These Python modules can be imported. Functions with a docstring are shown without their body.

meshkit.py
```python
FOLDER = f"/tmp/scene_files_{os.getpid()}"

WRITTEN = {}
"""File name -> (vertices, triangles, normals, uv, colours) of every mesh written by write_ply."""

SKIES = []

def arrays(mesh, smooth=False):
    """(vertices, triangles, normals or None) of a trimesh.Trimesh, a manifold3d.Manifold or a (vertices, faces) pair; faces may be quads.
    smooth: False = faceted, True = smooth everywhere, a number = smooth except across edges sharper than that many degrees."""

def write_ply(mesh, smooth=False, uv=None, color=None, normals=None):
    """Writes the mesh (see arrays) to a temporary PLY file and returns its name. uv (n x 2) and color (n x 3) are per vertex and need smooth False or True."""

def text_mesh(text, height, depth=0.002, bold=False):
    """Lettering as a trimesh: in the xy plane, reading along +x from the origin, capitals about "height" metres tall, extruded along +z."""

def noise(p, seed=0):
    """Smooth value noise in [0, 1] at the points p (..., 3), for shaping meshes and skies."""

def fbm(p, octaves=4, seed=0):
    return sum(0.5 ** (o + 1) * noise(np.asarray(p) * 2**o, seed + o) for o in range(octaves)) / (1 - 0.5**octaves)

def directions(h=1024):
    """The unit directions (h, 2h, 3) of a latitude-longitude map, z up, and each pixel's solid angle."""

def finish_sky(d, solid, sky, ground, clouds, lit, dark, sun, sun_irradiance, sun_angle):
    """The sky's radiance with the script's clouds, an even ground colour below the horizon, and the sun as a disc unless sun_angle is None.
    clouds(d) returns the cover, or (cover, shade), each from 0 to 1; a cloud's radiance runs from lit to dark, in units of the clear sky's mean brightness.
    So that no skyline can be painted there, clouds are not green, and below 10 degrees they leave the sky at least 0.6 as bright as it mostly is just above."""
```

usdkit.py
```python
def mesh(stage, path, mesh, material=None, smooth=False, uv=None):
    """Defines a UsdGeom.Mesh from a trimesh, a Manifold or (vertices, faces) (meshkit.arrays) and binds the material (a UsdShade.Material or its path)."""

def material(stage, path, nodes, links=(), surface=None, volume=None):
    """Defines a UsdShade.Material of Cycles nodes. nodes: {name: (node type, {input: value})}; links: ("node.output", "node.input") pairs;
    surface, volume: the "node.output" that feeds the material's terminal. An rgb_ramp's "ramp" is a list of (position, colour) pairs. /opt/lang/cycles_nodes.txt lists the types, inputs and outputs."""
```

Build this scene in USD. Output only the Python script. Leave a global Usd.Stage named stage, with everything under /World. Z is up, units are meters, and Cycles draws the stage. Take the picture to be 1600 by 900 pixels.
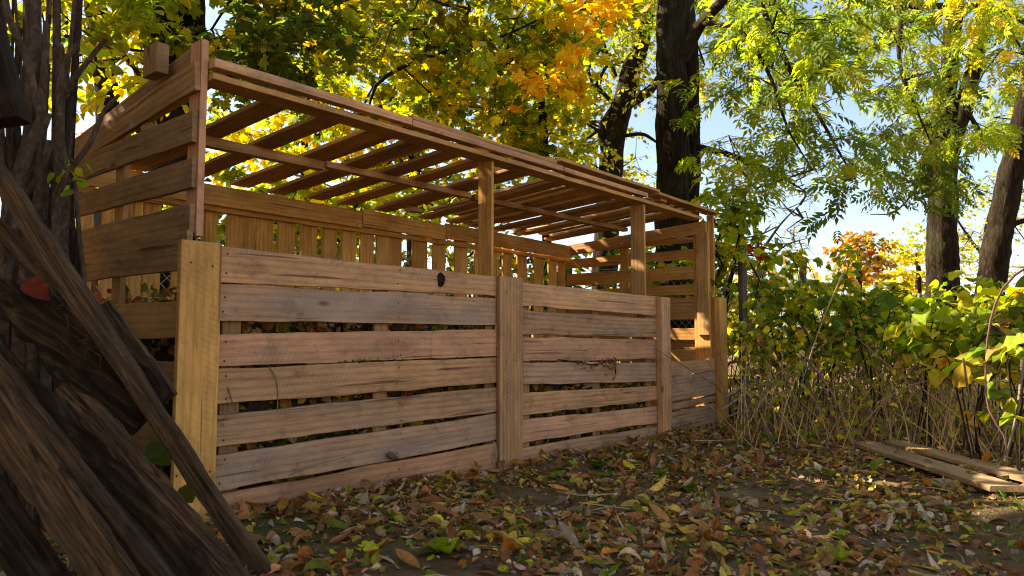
import math
import numpy as np
import usdkit
import meshkit
from pxr import Usd, UsdGeom, UsdLux, UsdShade, Sdf, Gf, Vt

stage = Usd.Stage.CreateInMemory()
UsdGeom.SetStageUpAxis(stage, "Z")
UsdGeom.SetStageMetersPerUnit(stage, 1.0)
UsdGeom.Xform.Define(stage, "/World")
UsdGeom.Scope.Define(stage, "/World/Looks")
rng = np.random.default_rng(11)
A = np.array

# ------------------------------------------------------------------ camera, sky, sun, exposure
F, CX, CY = 1150.0, 800.0, 450.0
R = A([[0.64057206, -0.05395307, 0.76600033], [-0.76789807, -0.04500705, 0.63898899], [0.0, 0.99752866, 0.07026071]])  # world = R @ (right, up, forward)
C = A([-1.36583913, -2.61664425, 0.64])
EXPOSURE = 2.45
SUN_AZ, SUN_EL = math.radians(112.0), math.radians(38.0)      # direction to the sun, anticlockwise from +X
SUN_I, SKY_S = 1.0, 0.05

cam = UsdGeom.Camera.Define(stage, "/World/camera")
m = Gf.Matrix4d(*[float(x) for x in (*R[:, 0], 0, *R[:, 1], 0, *(-R[:, 2]), 0, *C, 1)])
cam.AddTransformOp().Set(m)
cam.CreateHorizontalApertureAttr(36.0)
cam.CreateFocalLengthAttr(36.0 * F / 1600)
cam.CreateFStopAttr(4.5)
cam.CreateFocusDistanceAttr(4.2)
cam.CreateExposureAttr(EXPOSURE)
cam.CreateClippingRangeAttr(Gf.Vec2f(0.05, 3000))
S = A([math.cos(SUN_AZ) * math.cos(SUN_EL), math.sin(SUN_AZ) * math.cos(SUN_EL), math.sin(SUN_EL)])

skym = usdkit.material(stage, "/World/Looks/sky_look", {
    "sky": ("sky_texture", {"sky_type": "single_scattering", "sun_disc": False, "sun_elevation": SUN_EL, "sun_rotation": math.atan2(S[0], S[1]), "altitude": 100.0, "air_density": 1.0, "aerosol_density": 0.7, "ozone_density": 1.0}),
    "veil": ("hsv", {"saturation": 0.85}), "bg": ("background_shader", {"strength": SKY_S})}, [("sky.color", "veil.color"), ("veil.color", "bg.color")], surface="bg.background")
dome = UsdLux.DomeLight.Define(stage, "/World/sky")
UsdShade.MaterialBindingAPI.Apply(dome.GetPrim()).Bind(skym)
dome.GetPrim().SetCustomDataByKey("kind", "structure")
sun = UsdLux.DistantLight.Define(stage, "/World/sun")
sun.CreateNormalizeAttr(True)
sun.CreateIntensityAttr(SUN_I)
sun.CreateAngleAttr(0.5)
sun.CreateColorAttr(Gf.Vec3f(1.0, 0.9, 0.74))
zx = np.cross([0, 0, 1.0], S); zx /= np.linalg.norm(zx); zy = np.cross(S, zx)
sun.AddTransformOp().Set(Gf.Matrix4d(*[float(x) for x in (*zx, 0, *zy, 0, *S, 0, 0, 0, 0, 1)]))


def ray(u, v):
    return R @ A([u - CX, -(v - CY), F])
def at(u, v, d):                       # the place d metres in front of the camera that is seen at (u, v)
    return C + ray(u, v) * d / F
def on_y(u, v, Y):
    r = ray(u, v); return C + r * (Y - C[1]) / r[1]
def on_z(u, v, Z):
    r = ray(u, v); return C + r * (Z - C[2]) / r[2]
def on_x(u, v, X):
    r = ray(u, v); return C + r * (X - C[0]) / r[0]
def depth_of(p):
    return (np.asarray(p) - C) @ R[:, 2]
def to_px(p):
    q = (np.asarray(p) - C) @ R
    return CX + F * q[..., 0] / q[..., 2], CY - F * q[..., 1] / q[..., 2], q[..., 2]

# ------------------------------------------------------------------ scene helpers
taken = {}
def numbered(parent, name):
    k = taken.setdefault((parent, name), 0)
    taken[(parent, name)] = k + 1
    return f"{parent}/{name}" + (f"_{k:03d}" if k else "")
def tag(p, label=None, cat=None, group=None, kind=None):
    for k, v in (("label", label), ("category", cat), ("group", group), ("kind", kind)):
        if v:
            p.SetCustomDataByKey(k, v)
    return p
def thing(name, label, cat, loc=(0, 0, 0), group=None):
    x = UsdGeom.Xform.Define(stage, numbered("/World", name))
    x.AddTranslateOp().Set(Gf.Vec3d(*map(float, loc)))
    p = tag(x.GetPrim(), label, cat, group)
    p.GetPath()
    base[str(p.GetPath())] = np.asarray(loc, float)
    return p
base = {}
def put(parent, name, v, f, mat, col=None, smooth=None, frame=None, label=None, kind=None):
    """One Mesh. v in world space unless a frame (4x4, rows as USD) is given. Returns the prim."""
    pp = "/World" if parent is None else str(parent.GetPath())
    path = numbered(pp, name)
    v, f = np.asarray(v, float), np.asarray(f)
    if frame is None and pp in base:
        v = v - base[pp]
    n = None
    if smooth:
        v, f, n = meshkit.arrays((v, f), smooth)
    M = UsdGeom.Mesh.Define(stage, path)
    M.CreatePointsAttr(Vt.Vec3fArray.FromNumpy(np.ascontiguousarray(v, np.float32)))
    M.CreateFaceVertexCountsAttr(Vt.IntArray.FromNumpy(np.full(len(f), f.shape[1], np.int32)))
    M.CreateFaceVertexIndicesAttr(Vt.IntArray.FromNumpy(np.ascontiguousarray(f, np.int32).ravel()))
    M.CreateSubdivisionSchemeAttr("none")
    if n is not None:
        M.CreateNormalsAttr(Vt.Vec3fArray.FromNumpy(n.astype(np.float32))); M.SetNormalsInterpolation("vertex")
    if col is not None:
        UsdGeom.PrimvarsAPI(M).CreatePrimvar("tint", Sdf.ValueTypeNames.Color3fArray, "vertex").Set(Vt.Vec3fArray.FromNumpy(np.ascontiguousarray(col, np.float32)))
    if frame is not None:
        fr = np.array(frame, float)
        if pp in base:
            fr[3, :3] -= base[pp]
        M.AddTransformOp().Set(Gf.Matrix4d(*[float(x) for x in fr.ravel()]))
    UsdShade.MaterialBindingAPI.Apply(M.GetPrim()).Bind(mat)
    return tag(M.GetPrim(), label, kind=kind)
class Bag:
    """Collects shapes for ONE mesh."""
    def __init__(s): s.v, s.f, s.c, s.n = [], [], [], 0
    def add(s, v, f, c=None):
        v, f = np.asarray(v, float), np.asarray(f, int)
        if f.shape[1] == 4:
            f = np.vstack([f[:, [0, 1, 2]], f[:, [0, 2, 3]]])
        s.v.append(v); s.f.append(f + s.n); s.n += len(v)
        if c is not None:
            s.c.append(np.broadcast_to(c, v.shape))
    def build(s, parent, name, mat, **k):
        if not s.v: return None
        return put(parent, name, np.vstack(s.v), np.vstack(s.f), mat, col=np.vstack(s.c) if s.c else None, **k)
def spline(P, n):
    P = np.asarray(P, float)
    if len(P) < 3:
        t = np.linspace(0, 1, n)[:, None]
        return P[0] * (1 - t) + P[-1] * t
    Q = np.vstack([2 * P[0] - P[1], P, 2 * P[-1] - P[-2]])
    out = []
    for t in np.linspace(0, len(P) - 1 - 1e-9, n):
        i = int(t); w = t - i
        a, b, c, d = Q[i:i + 4]
        out.append(0.5 * (2 * b + (c - a) * w + (2 * a - 5 * b + 4 * c - d) * w * w + (3 * b - a - 3 * c + d) * w ** 3))
    return A(out)
def tube(P, r, sides=6, cap=True, rough=0.0, seed=0):
    P = np.asarray(P, float); r = np.broadcast_to(r, (len(P),)).astype(float)
    t = np.gradient(P, axis=0); t /= np.linalg.norm(t, axis=1, keepdims=True) + 1e-12
    a = np.cross(t, [0.31, 0.95, 0.05]) if abs(t[:, 2]).mean() > 0.6 else np.cross(t, [0, 0, 1.0])
    a /= np.linalg.norm(a, axis=1, keepdims=True) + 1e-12
    b, g = np.cross(t, a), np.arange(sides) * 2 * np.pi / sides
    v = P[:, None] + r[:, None, None] * (np.cos(g)[None, :, None] * a[:, None] + np.sin(g)[None, :, None] * b[:, None])
    if rough:
        nz = meshkit.fbm(v * A([14, 14, 3.0]), 3, seed) - 0.5
        nz2 = meshkit.fbm(v * A([2, 2, 1.2]), 2, seed + 5) - 0.5
        v = v + (v - P[:, None]) * (rough * nz + 0.5 * rough * nz2)[..., None] * 2
    v = v.reshape(-1, 3)
    i, j = np.meshgrid(np.arange(len(P) - 1), np.arange(sides), indexing="ij")
    q = np.stack([i * sides + j, i * sides + (j + 1) % sides, (i + 1) * sides + (j + 1) % sides, (i + 1) * sides + j], -1).reshape(-1, 4)
    f = np.vstack([q[:, [0, 1, 2]], q[:, [0, 2, 3]]])
    if cap:
        k = len(v); v = np.vstack([v, P[0], P[-1]]); o = (len(P) - 1) * sides
        jj = np.arange(sides)
        f = np.vstack([f, np.stack([np.full(sides, k), (jj + 1) % sides, jj], 1), np.stack([np.full(sides, k + 1), o + jj, o + (jj + 1) % sides], 1)])
    return v, f

# ------------------------------------------------------------------ materials
def mat(name, nodes, links, surface="p.BSDF", **k):
    return usdkit.material(stage, "/World/Looks/" + name, nodes, links, surface=surface, **k)
def wood(name, light, dark, grey, grey_amt=0.4, ring=0.45, rough=0.8, dirt=0.25, spec=0.18, fs=1.0, bd=0.003):
    """Sawn softwood: grain runs along the piece's own x."""
    return mat(name, {
        "tc": ("texture_coordinate", {}), "oi": ("object_info", {}),
        "m1": ("mapping", {"scale": (2.0 * fs ** .5, 17 * fs, 17 * fs)}), "n1": ("noise_texture", {"scale": 1.9, "detail": 7.0, "roughness": 0.68, "distortion": 0.9}),
        "r1": ("rgb_ramp", {"ramp": [(0.22, dark), (0.46, tuple(A(light) * 0.84)), (0.72, light)] if fs < 2 else [(0.37, dark), (0.5, tuple(A(light) * 0.5)), (0.62, light)]}),
        "m2": ("mapping", {"scale": (14, 170, 170)}), "n2": ("noise_texture", {"scale": 1.6, "detail": 4.0, "roughness": 0.7}),
        "m3": ("mapping", {"scale": (0.16, 1.0, 1.0)}), "wv": ("wave_texture", {"wave_type": "bands", "bands_direction": "y", "scale": 11.0, "distortion": 7.0, "detail": 1.0, "detail_scale": 0.3, "detail_roughness": 0.5}),
        "rw": ("rgb_ramp", {"ramp": [(0.0, (0.62, 0.55, 0.5)), (0.35, (0.95, 0.93, 0.9)), (1.0, (1.08, 1.06, 1.04))]}),
        "mw": ("mix", {"mix_type": "multiply", "fac": ring}),
        "rf": ("rgb_ramp", {"ramp": [(0.3, (0.7, 0.68, 0.66)), (0.6, (1.05, 1.05, 1.05))]}), "mf": ("mix", {"mix_type": "multiply", "fac": 0.5}),
        "mg": ("mapping", {"scale": (1.3, 5, 5)}), "ng": ("noise_texture", {"scale": 1.7, "detail": 5.0, "roughness": 0.6}),
        "rg": ("map_range", {"from_min": 0.42, "from_max": 0.68, "to_min": 0.0, "to_max": grey_amt, "clamp": True}), "mgx": ("mix", {"mix_type": "mix", "color2": grey}),
        "mk": ("mapping", {"scale": (3.4, 8, 8)}), "vk": ("voronoi_texture", {"scale": 1.0, "randomness": 1.0}), "sk": ("separate_color", {}),
        "gk": ("math", {"math_type": "greater_than", "value2": 0.8}), "rk": ("map_range", {"range_type": "smoothstep", "from_min": 0.04, "from_max": 0.15, "to_min": 0.8, "to_max": 0.0, "clamp": True}),
        "kk": ("math", {"math_type": "multiply"}), "mkx": ("mix", {"color2": tuple(A(dark) * 0.35)}),
        "mc": ("mapping", {"scale": (0.9, 34 * fs ** .5, 34)}), "nc": ("noise_texture", {"scale": 1.5, "detail": 2.0, "roughness": 0.5, "distortion": 0.25}), "rc": ("map_range", {"from_min": 0.655, "from_max": 0.7, "to_min": 0.0, "to_max": 0.75, "clamp": True}), "mcx": ("mix", {"color2": tuple(A(dark) * 0.3)}), "nd": ("noise_texture", {"scale": 9.0, "detail": 6.0, "roughness": 0.7}), "rd": ("map_range", {"from_min": 0.55, "from_max": 0.75, "to_min": 0.0, "to_max": dirt, "clamp": True}), "mdx": ("mix", {"color2": (0.05, 0.035, 0.024)}),
        "rv": ("map_range", {"from_min": 0.0, "from_max": 1.0, "to_min": 0.8, "to_max": 1.16}), "hv": ("hsv", {}), "mb": ("mapping", {"scale": (1.5, 4, 4)}), "nb": ("noise_texture", {"scale": 1.6, "detail": 7.0, "roughness": 0.7}), "rb": ("map_range", {"from_min": 0.32, "from_max": 0.62, "to_min": 0.66, "to_max": 1.08, "clamp": True}), "bv": ("math", {"math_type": "multiply"}), "gr": ("map_range", {"from_min": 0.0, "from_max": 1.0, "to_min": 0.25, "to_max": 1.25}), "gm": ("math", {"math_type": "multiply", "use_clamp": True}), "ms": ("mapping", {"rotation": (0, 0, 0.45)}), "ws": ("wave_texture", {"wave_type": "bands", "bands_direction": "x", "scale": 15.0, "distortion": 1.6, "detail": 2.0, "detail_scale": 0.5}), "rs": ("rgb_ramp", {"ramp": [(0.0, (0.74, 0.72, 0.7)), (0.6, (1.03, 1.03, 1.03))]}), "ks": ("map_range", {"from_min": 0.5, "from_max": 0.62, "to_min": 0.0, "to_max": 0.6, "clamp": True}), "mxs": ("mix", {"mix_type": "multiply"}),
        "hw": ("math", {"math_type": "multiply", "value2": 0.25}), "hb": ("math", {"math_type": "multiply_add", "value2": 0.8}), "b": ("bump", {"strength": 0.55, "distance": bd}),
        "p": ("principled_bsdf", {"roughness": rough, "specular_ior_level": spec})},
        [("tc.object", "m1.vector"), ("m1.vector", "n1.vector"), ("n1.fac", "r1.fac"), ("tc.object", "m2.vector"), ("m2.vector", "n2.vector"),
         ("tc.object", "m3.vector"), ("m3.vector", "wv.vector"), ("wv.fac", "rw.fac"), ("r1.color", "mw.color1"), ("rw.color", "mw.color2"),
         ("n2.fac", "rf.fac"), ("mw.color", "mf.color1"), ("rf.color", "mf.color2"), ("tc.object", "mg.vector"), ("mg.vector", "ng.vector"), ("ng.fac", "rg.value"),
         ("rg.result", "gm.value1"), ("oi.random", "gr.value"), ("gr.result", "gm.value2"), ("gm.value", "mgx.fac"), ("tc.object", "ms.vector"), ("ms.vector", "ws.vector"), ("ws.fac", "rs.fac"), ("ng.fac", "ks.value"), ("ks.result", "mxs.fac"), ("mf.color", "mxs.color1"), ("rs.color", "mxs.color2"), ("mxs.color", "mgx.color1"), ("tc.object", "mk.vector"), ("mk.vector", "vk.vector"), ("vk.color", "sk.color"), ("sk.r", "gk.value1"),
         ("vk.distance", "rk.value"), ("rk.result", "kk.value1"), ("gk.value", "kk.value2"), ("kk.value", "mkx.fac"), ("mgx.color", "mkx.color1"),
         ("tc.object", "nd.vector"), ("nd.fac", "rd.value"), ("rd.result", "mdx.fac"), ("tc.object", "mc.vector"), ("mc.vector", "nc.vector"), ("nc.fac", "rc.value"), ("rc.result", "mcx.fac"), ("mkx.color", "mcx.color1"), ("mcx.color", "mdx.color1"), ("oi.random", "rv.value"), ("tc.object", "mb.vector"), ("mb.vector", "nb.vector"), ("nb.fac", "rb.value"), ("rv.result", "bv.value1"), ("rb.result", "bv.value2"), ("bv.value", "hv.value"),
         ("mdx.color", "hv.color"), ("hv.color", "p.base_color"), ("n2.fac", "hb.value1"), ("wv.fac", "hw.value1"), ("hw.value", "hb.value3"), ("hb.value", "b.height"), ("b.normal", "p.normal")])
W_FRONT = [wood("weathered_pine", (0.64, 0.335, 0.145), (0.32, 0.14, 0.055), (0.33, 0.2, 0.12), 0.6, 0.5, dirt=0.55),
           wood("pink_pine", (0.64, 0.315, 0.155), (0.34, 0.15, 0.068), (0.34, 0.2, 0.13), 0.5, 0.4, dirt=0.55),
           wood("grey_pine", (0.55, 0.30, 0.148), (0.28, 0.135, 0.06), (0.3, 0.195, 0.13), 0.75, 0.55, dirt=0.6),
           wood("silver_pine", (0.50, 0.285, 0.155), (0.26, 0.135, 0.068), (0.29, 0.195, 0.14), 0.8, 0.5, dirt=0.6)]
W_GOLD = [wood("golden_pine", (0.76, 0.38, 0.095), (0.5, 0.22, 0.05), (0.46, 0.25, 0.085), 0.4, 0.35, dirt=0.45),
          wood("honey_pine", (0.74, 0.355, 0.08), (0.48, 0.2, 0.042), (0.45, 0.235, 0.08), 0.4, 0.4, dirt=0.4)]
W_BROWN = [wood("brown_pine", (0.62, 0.315, 0.1), (0.33, 0.155, 0.05), (0.34, 0.21, 0.1), 0.45, 0.4, dirt=0.4),
           wood("umber_pine", (0.54, 0.275, 0.09), (0.28, 0.135, 0.048), (0.31, 0.195, 0.1), 0.5, 0.45, dirt=0.45)]
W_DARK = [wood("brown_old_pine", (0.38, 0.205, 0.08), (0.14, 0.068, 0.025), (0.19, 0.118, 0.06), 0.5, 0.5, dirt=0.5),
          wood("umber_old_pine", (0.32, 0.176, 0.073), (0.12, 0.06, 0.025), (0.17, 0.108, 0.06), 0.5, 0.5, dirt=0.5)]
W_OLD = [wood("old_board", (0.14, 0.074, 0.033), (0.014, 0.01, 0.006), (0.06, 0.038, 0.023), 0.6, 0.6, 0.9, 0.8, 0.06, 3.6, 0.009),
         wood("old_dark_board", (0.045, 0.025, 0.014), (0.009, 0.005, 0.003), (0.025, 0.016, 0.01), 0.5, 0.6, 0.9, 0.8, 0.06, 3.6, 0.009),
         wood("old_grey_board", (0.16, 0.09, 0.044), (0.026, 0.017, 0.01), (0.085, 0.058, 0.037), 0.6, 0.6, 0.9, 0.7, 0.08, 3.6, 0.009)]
W_LOOSE = wood("loose_board", (0.5, 0.31, 0.14), (0.3, 0.17, 0.075), (0.33, 0.23, 0.13), 0.6, 0.35, dirt=0.4)

def bark(name, c1, c2, c3, sc=22.0, moss=0.3, st=0.2, bd=0.03):
    return mat(name, {"g": ("geometry", {}), "m": ("mapping", {"scale": (1, 1, st)}), "n": ("noise_texture", {"scale": sc, "detail": 6.0, "roughness": 0.65, "distortion": 1.2}),
        "r": ("rgb_ramp", {"ramp": [(0.3, c1), (0.52, c2), (0.72, c3)]}), "n2": ("noise_texture", {"scale": 2.5, "detail": 4.0}), "r2": ("map_range", {"from_min": 0.5, "from_max": 0.7, "to_min": 0.0, "to_max": moss, "clamp": True}),
        "mx": ("mix", {"color2": (0.06, 0.062, 0.026)}), "b": ("bump", {"strength": 0.9, "distance": bd}), "p": ("principled_bsdf", {"roughness": 0.9, "specular_ior_level": 0.04})},
        [("g.position", "m.vector"), ("m.vector", "n.vector"), ("n.fac", "r.fac"), ("g.position", "n2.vector"), ("n2.fac", "r2.value"), ("r2.result", "mx.fac"), ("r.color", "mx.color1"), ("mx.color", "p.base_color"), ("n.fac", "b.height"), ("b.normal", "p.normal")])
BARK = bark("bark", (0.006, 0.004, 0.0025), (0.022, 0.014, 0.008), (0.052, 0.034, 0.019))
BARK_GREY = bark("stem_bark", (0.028, 0.018, 0.012), (0.07, 0.045, 0.029), (0.13, 0.09, 0.06), 38.0, 0.05, 0.6, 0.008)
TWIG = bark("twig_bark", (0.014, 0.009, 0.006), (0.034, 0.021, 0.013), (0.065, 0.043, 0.027), 48.0, 0.0, 0.6, 0.008)
CANE = mat("dry_stalk", {"a": ("attribute", {"attribute": "tint"}), "p": ("principled_bsdf", {"roughness": 0.7})}, [("a.color", "p.base_color")])
def leafmat(name, trans=0.5, gain=1.25, rough=0.5, noise=0.0, spec=0.3):
    return mat(name, {"a": ("attribute", {"attribute": "tint"}), "g": ("geometry", {}), "n": ("noise_texture", {"scale": 55.0, "detail": 4.0, "roughness": 0.6}),
        "r": ("map_range", {"from_min": 0.3, "from_max": 0.7, "to_min": 1 - noise, "to_max": 1 + noise}), "h": ("hsv", {}), "gm": ("hsv", {"saturation": 1.06, "value": gain}),
        "d": ("principled_bsdf", {"roughness": rough, "specular_ior_level": spec}), "t": ("translucent_bsdf", {}), "mx": ("mix_closure", {"fac": trans})},
        [("g.position", "n.vector"), ("n.fac", "r.value"), ("r.result", "h.value"), ("a.color", "h.color"), ("h.color", "d.base_color"), ("h.color", "gm.color"), ("gm.color", "t.color"), ("d.BSDF", "mx.closure1"), ("t.BSDF", "mx.closure2")], surface="mx.closure")
LEAF = leafmat("live_leaf", 0.6, 1.35, 0.6, 0.12, 0.2)
DRYLEAF = leafmat("fallen_leaf_look", 0.2, 1.1, 0.75, 0.3, 0.12)
SOIL = mat("soil", {"g": ("geometry", {}), "n": ("noise_texture", {"scale": 3.0, "detail": 8.0, "roughness": 0.68}), "r": ("rgb_ramp", {"ramp": [(0.3, (0.08, 0.045, 0.018)), (0.5, (0.175, 0.1, 0.045)), (0.72, (0.3, 0.185, 0.09))]}),
    "n2": ("noise_texture", {"scale": 1.3, "detail": 6.0, "roughness": 0.7}), "r2": ("map_range", {"from_min": 0.5, "from_max": 0.62, "to_min": 0.0, "to_max": 0.75, "clamp": True}), "mx": ("mix", {}),
    "n4": ("noise_texture", {"scale": 60.0, "detail": 3.0}), "r4": ("rgb_ramp", {"ramp": [(0.3, (0.055, 0.06, 0.015)), (0.7, (0.15, 0.15, 0.04))]}),
    "n3": ("noise_texture", {"scale": 45.0, "detail": 6.0, "roughness": 0.75}), "b": ("bump", {"strength": 1.0, "distance": 0.02}), "p": ("principled_bsdf", {"roughness": 0.95, "specular_ior_level": 0.15})},
    [("g.position", "n.vector"), ("n.fac", "r.fac"), ("g.position", "n2.vector"), ("n2.fac", "r2.value"), ("r2.result", "mx.fac"), ("r.color", "mx.color1"), ("g.position", "n4.vector"), ("n4.fac", "r4.fac"), ("r4.color", "mx.color2"), ("mx.color", "p.base_color"), ("g.position", "n3.vector"), ("n3.fac", "b.height"), ("b.normal", "p.normal")])
HEAP = mat("compost", {"g": ("geometry", {}), "n": ("noise_texture", {"scale": 30.0, "detail": 8.0, "roughness": 0.75}), "r": ("rgb_ramp", {"ramp": [(0.3, (0.012, 0.008, 0.005)), (0.55, (0.04, 0.026, 0.014)), (0.75, (0.09, 0.06, 0.03))]}), "b": ("bump", {"strength": 1.0, "distance": 0.03}), "p": ("principled_bsdf", {"roughness": 0.95})},
    [("g.position", "n.vector"), ("n.fac", "r.fac"), ("r.color", "p.base_color"), ("n.fac", "b.height"), ("b.normal", "p.normal")])
ROT = mat("rotten_wood", {"tc": ("texture_coordinate", {}), "m": ("mapping", {"scale": (2.5, 14, 14)}), "n": ("noise_texture", {"scale": 2.0, "detail": 8.0, "roughness": 0.75, "distortion": 1.5}), "r": ("rgb_ramp", {"ramp": [(0.3, (0.008, 0.005, 0.003)), (0.5, (0.03, 0.017, 0.009)), (0.62, (0.085, 0.046, 0.02)), (0.74, (0.2, 0.115, 0.05))]}), "b": ("bump", {"strength": 1.0, "distance": 0.03}), "p": ("principled_bsdf", {"roughness": 0.95, "specular_ior_level": 0.05})},
    [("tc.object", "m.vector"), ("m.vector", "n.vector"), ("n.fac", "r.fac"), ("r.color", "p.base_color"), ("n.fac", "b.height"), ("b.normal", "p.normal")])
STEEL = mat("galvanised_wire", {"g": ("geometry", {}), "n": ("noise_texture", {"scale": 40.0}), "r": ("rgb_ramp", {"ramp": [(0.3, (0.3, 0.31, 0.31)), (0.7, (0.5, 0.51, 0.5))]}), "p": ("principled_bsdf", {"metallic": 0.6, "roughness": 0.45})}, [("g.position", "n.vector"), ("n.fac", "r.fac"), ("r.color", "p.base_color")])
POSTM = bark("fence_post_wood", (0.07, 0.055, 0.038), (0.14, 0.11, 0.078), (0.22, 0.175, 0.13), 14.0, 0.2)
IRON = mat("nail_iron", {"g": ("geometry", {}), "n": ("noise_texture", {"scale": 300.0}), "r": ("rgb_ramp", {"ramp": [(0.3, (0.02, 0.015, 0.012)), (0.7, (0.06, 0.045, 0.035))]}), "p": ("principled_bsdf", {"metallic": 0.5, "roughness": 0.6})}, [("g.position", "n.vector"), ("n.fac", "r.fac"), ("r.color", "p.base_color")])

# ------------------------------------------------------------------ ground
def sm(x, a, b):
    t = np.clip((np.asarray(x, float) - a) / (b - a), 0, 1); return t * t * (3 - 2 * t)
def gz(x, y):
    x, y = np.asarray(x, float), np.asarray(y, float)
    z = -0.055 * sm(x, 0.2, 1.8) * (1 - 0.4 * sm(x, 4.2, 6.5))
    p = np.stack([x, y, 0 * x], -1)
    near = 1 - sm(np.hypot(x - 1, y), 9, 20)
    z = z + near * (0.05 * (meshkit.fbm(p * 1.7, 4, 3) - 0.5) + 0.02 * (meshkit.fbm(p * 9, 2, 8) - 0.5))
    return z + (1 - near) * 0.6 * (meshkit.fbm(p * 0.06, 3, 5) - 0.5)
def axis(lo, hi, step, far):
    a = np.arange(lo, hi, step); k = np.cumsum(step * 1.3 ** np.arange(1, 40)); k = k[k < far]
    return np.concatenate([lo - k[::-1], a, a[-1] + k])
gx, gy = axis(-3.5, 9.0, 0.055, 600), axis(-3.6, 3.0, 0.055, 600)
X, Y = np.meshgrid(gx, gy, indexing="ij")
gv = np.stack([X, Y, gz(X, Y)], -1).reshape(-1, 3)
i, j = np.meshgrid(np.arange(len(gx) - 1), np.arange(len(gy) - 1), indexing="ij")
gq = np.stack([i * len(gy) + j, (i + 1) * len(gy) + j, (i + 1) * len(gy) + j + 1, i * len(gy) + j + 1], -1).reshape(-1, 4)
tag(put(None, "ground", gv, gq, SOIL, smooth=True), "dark brown trampled soil with mossy patches under the fallen leaves", "ground", kind="structure")

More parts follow.
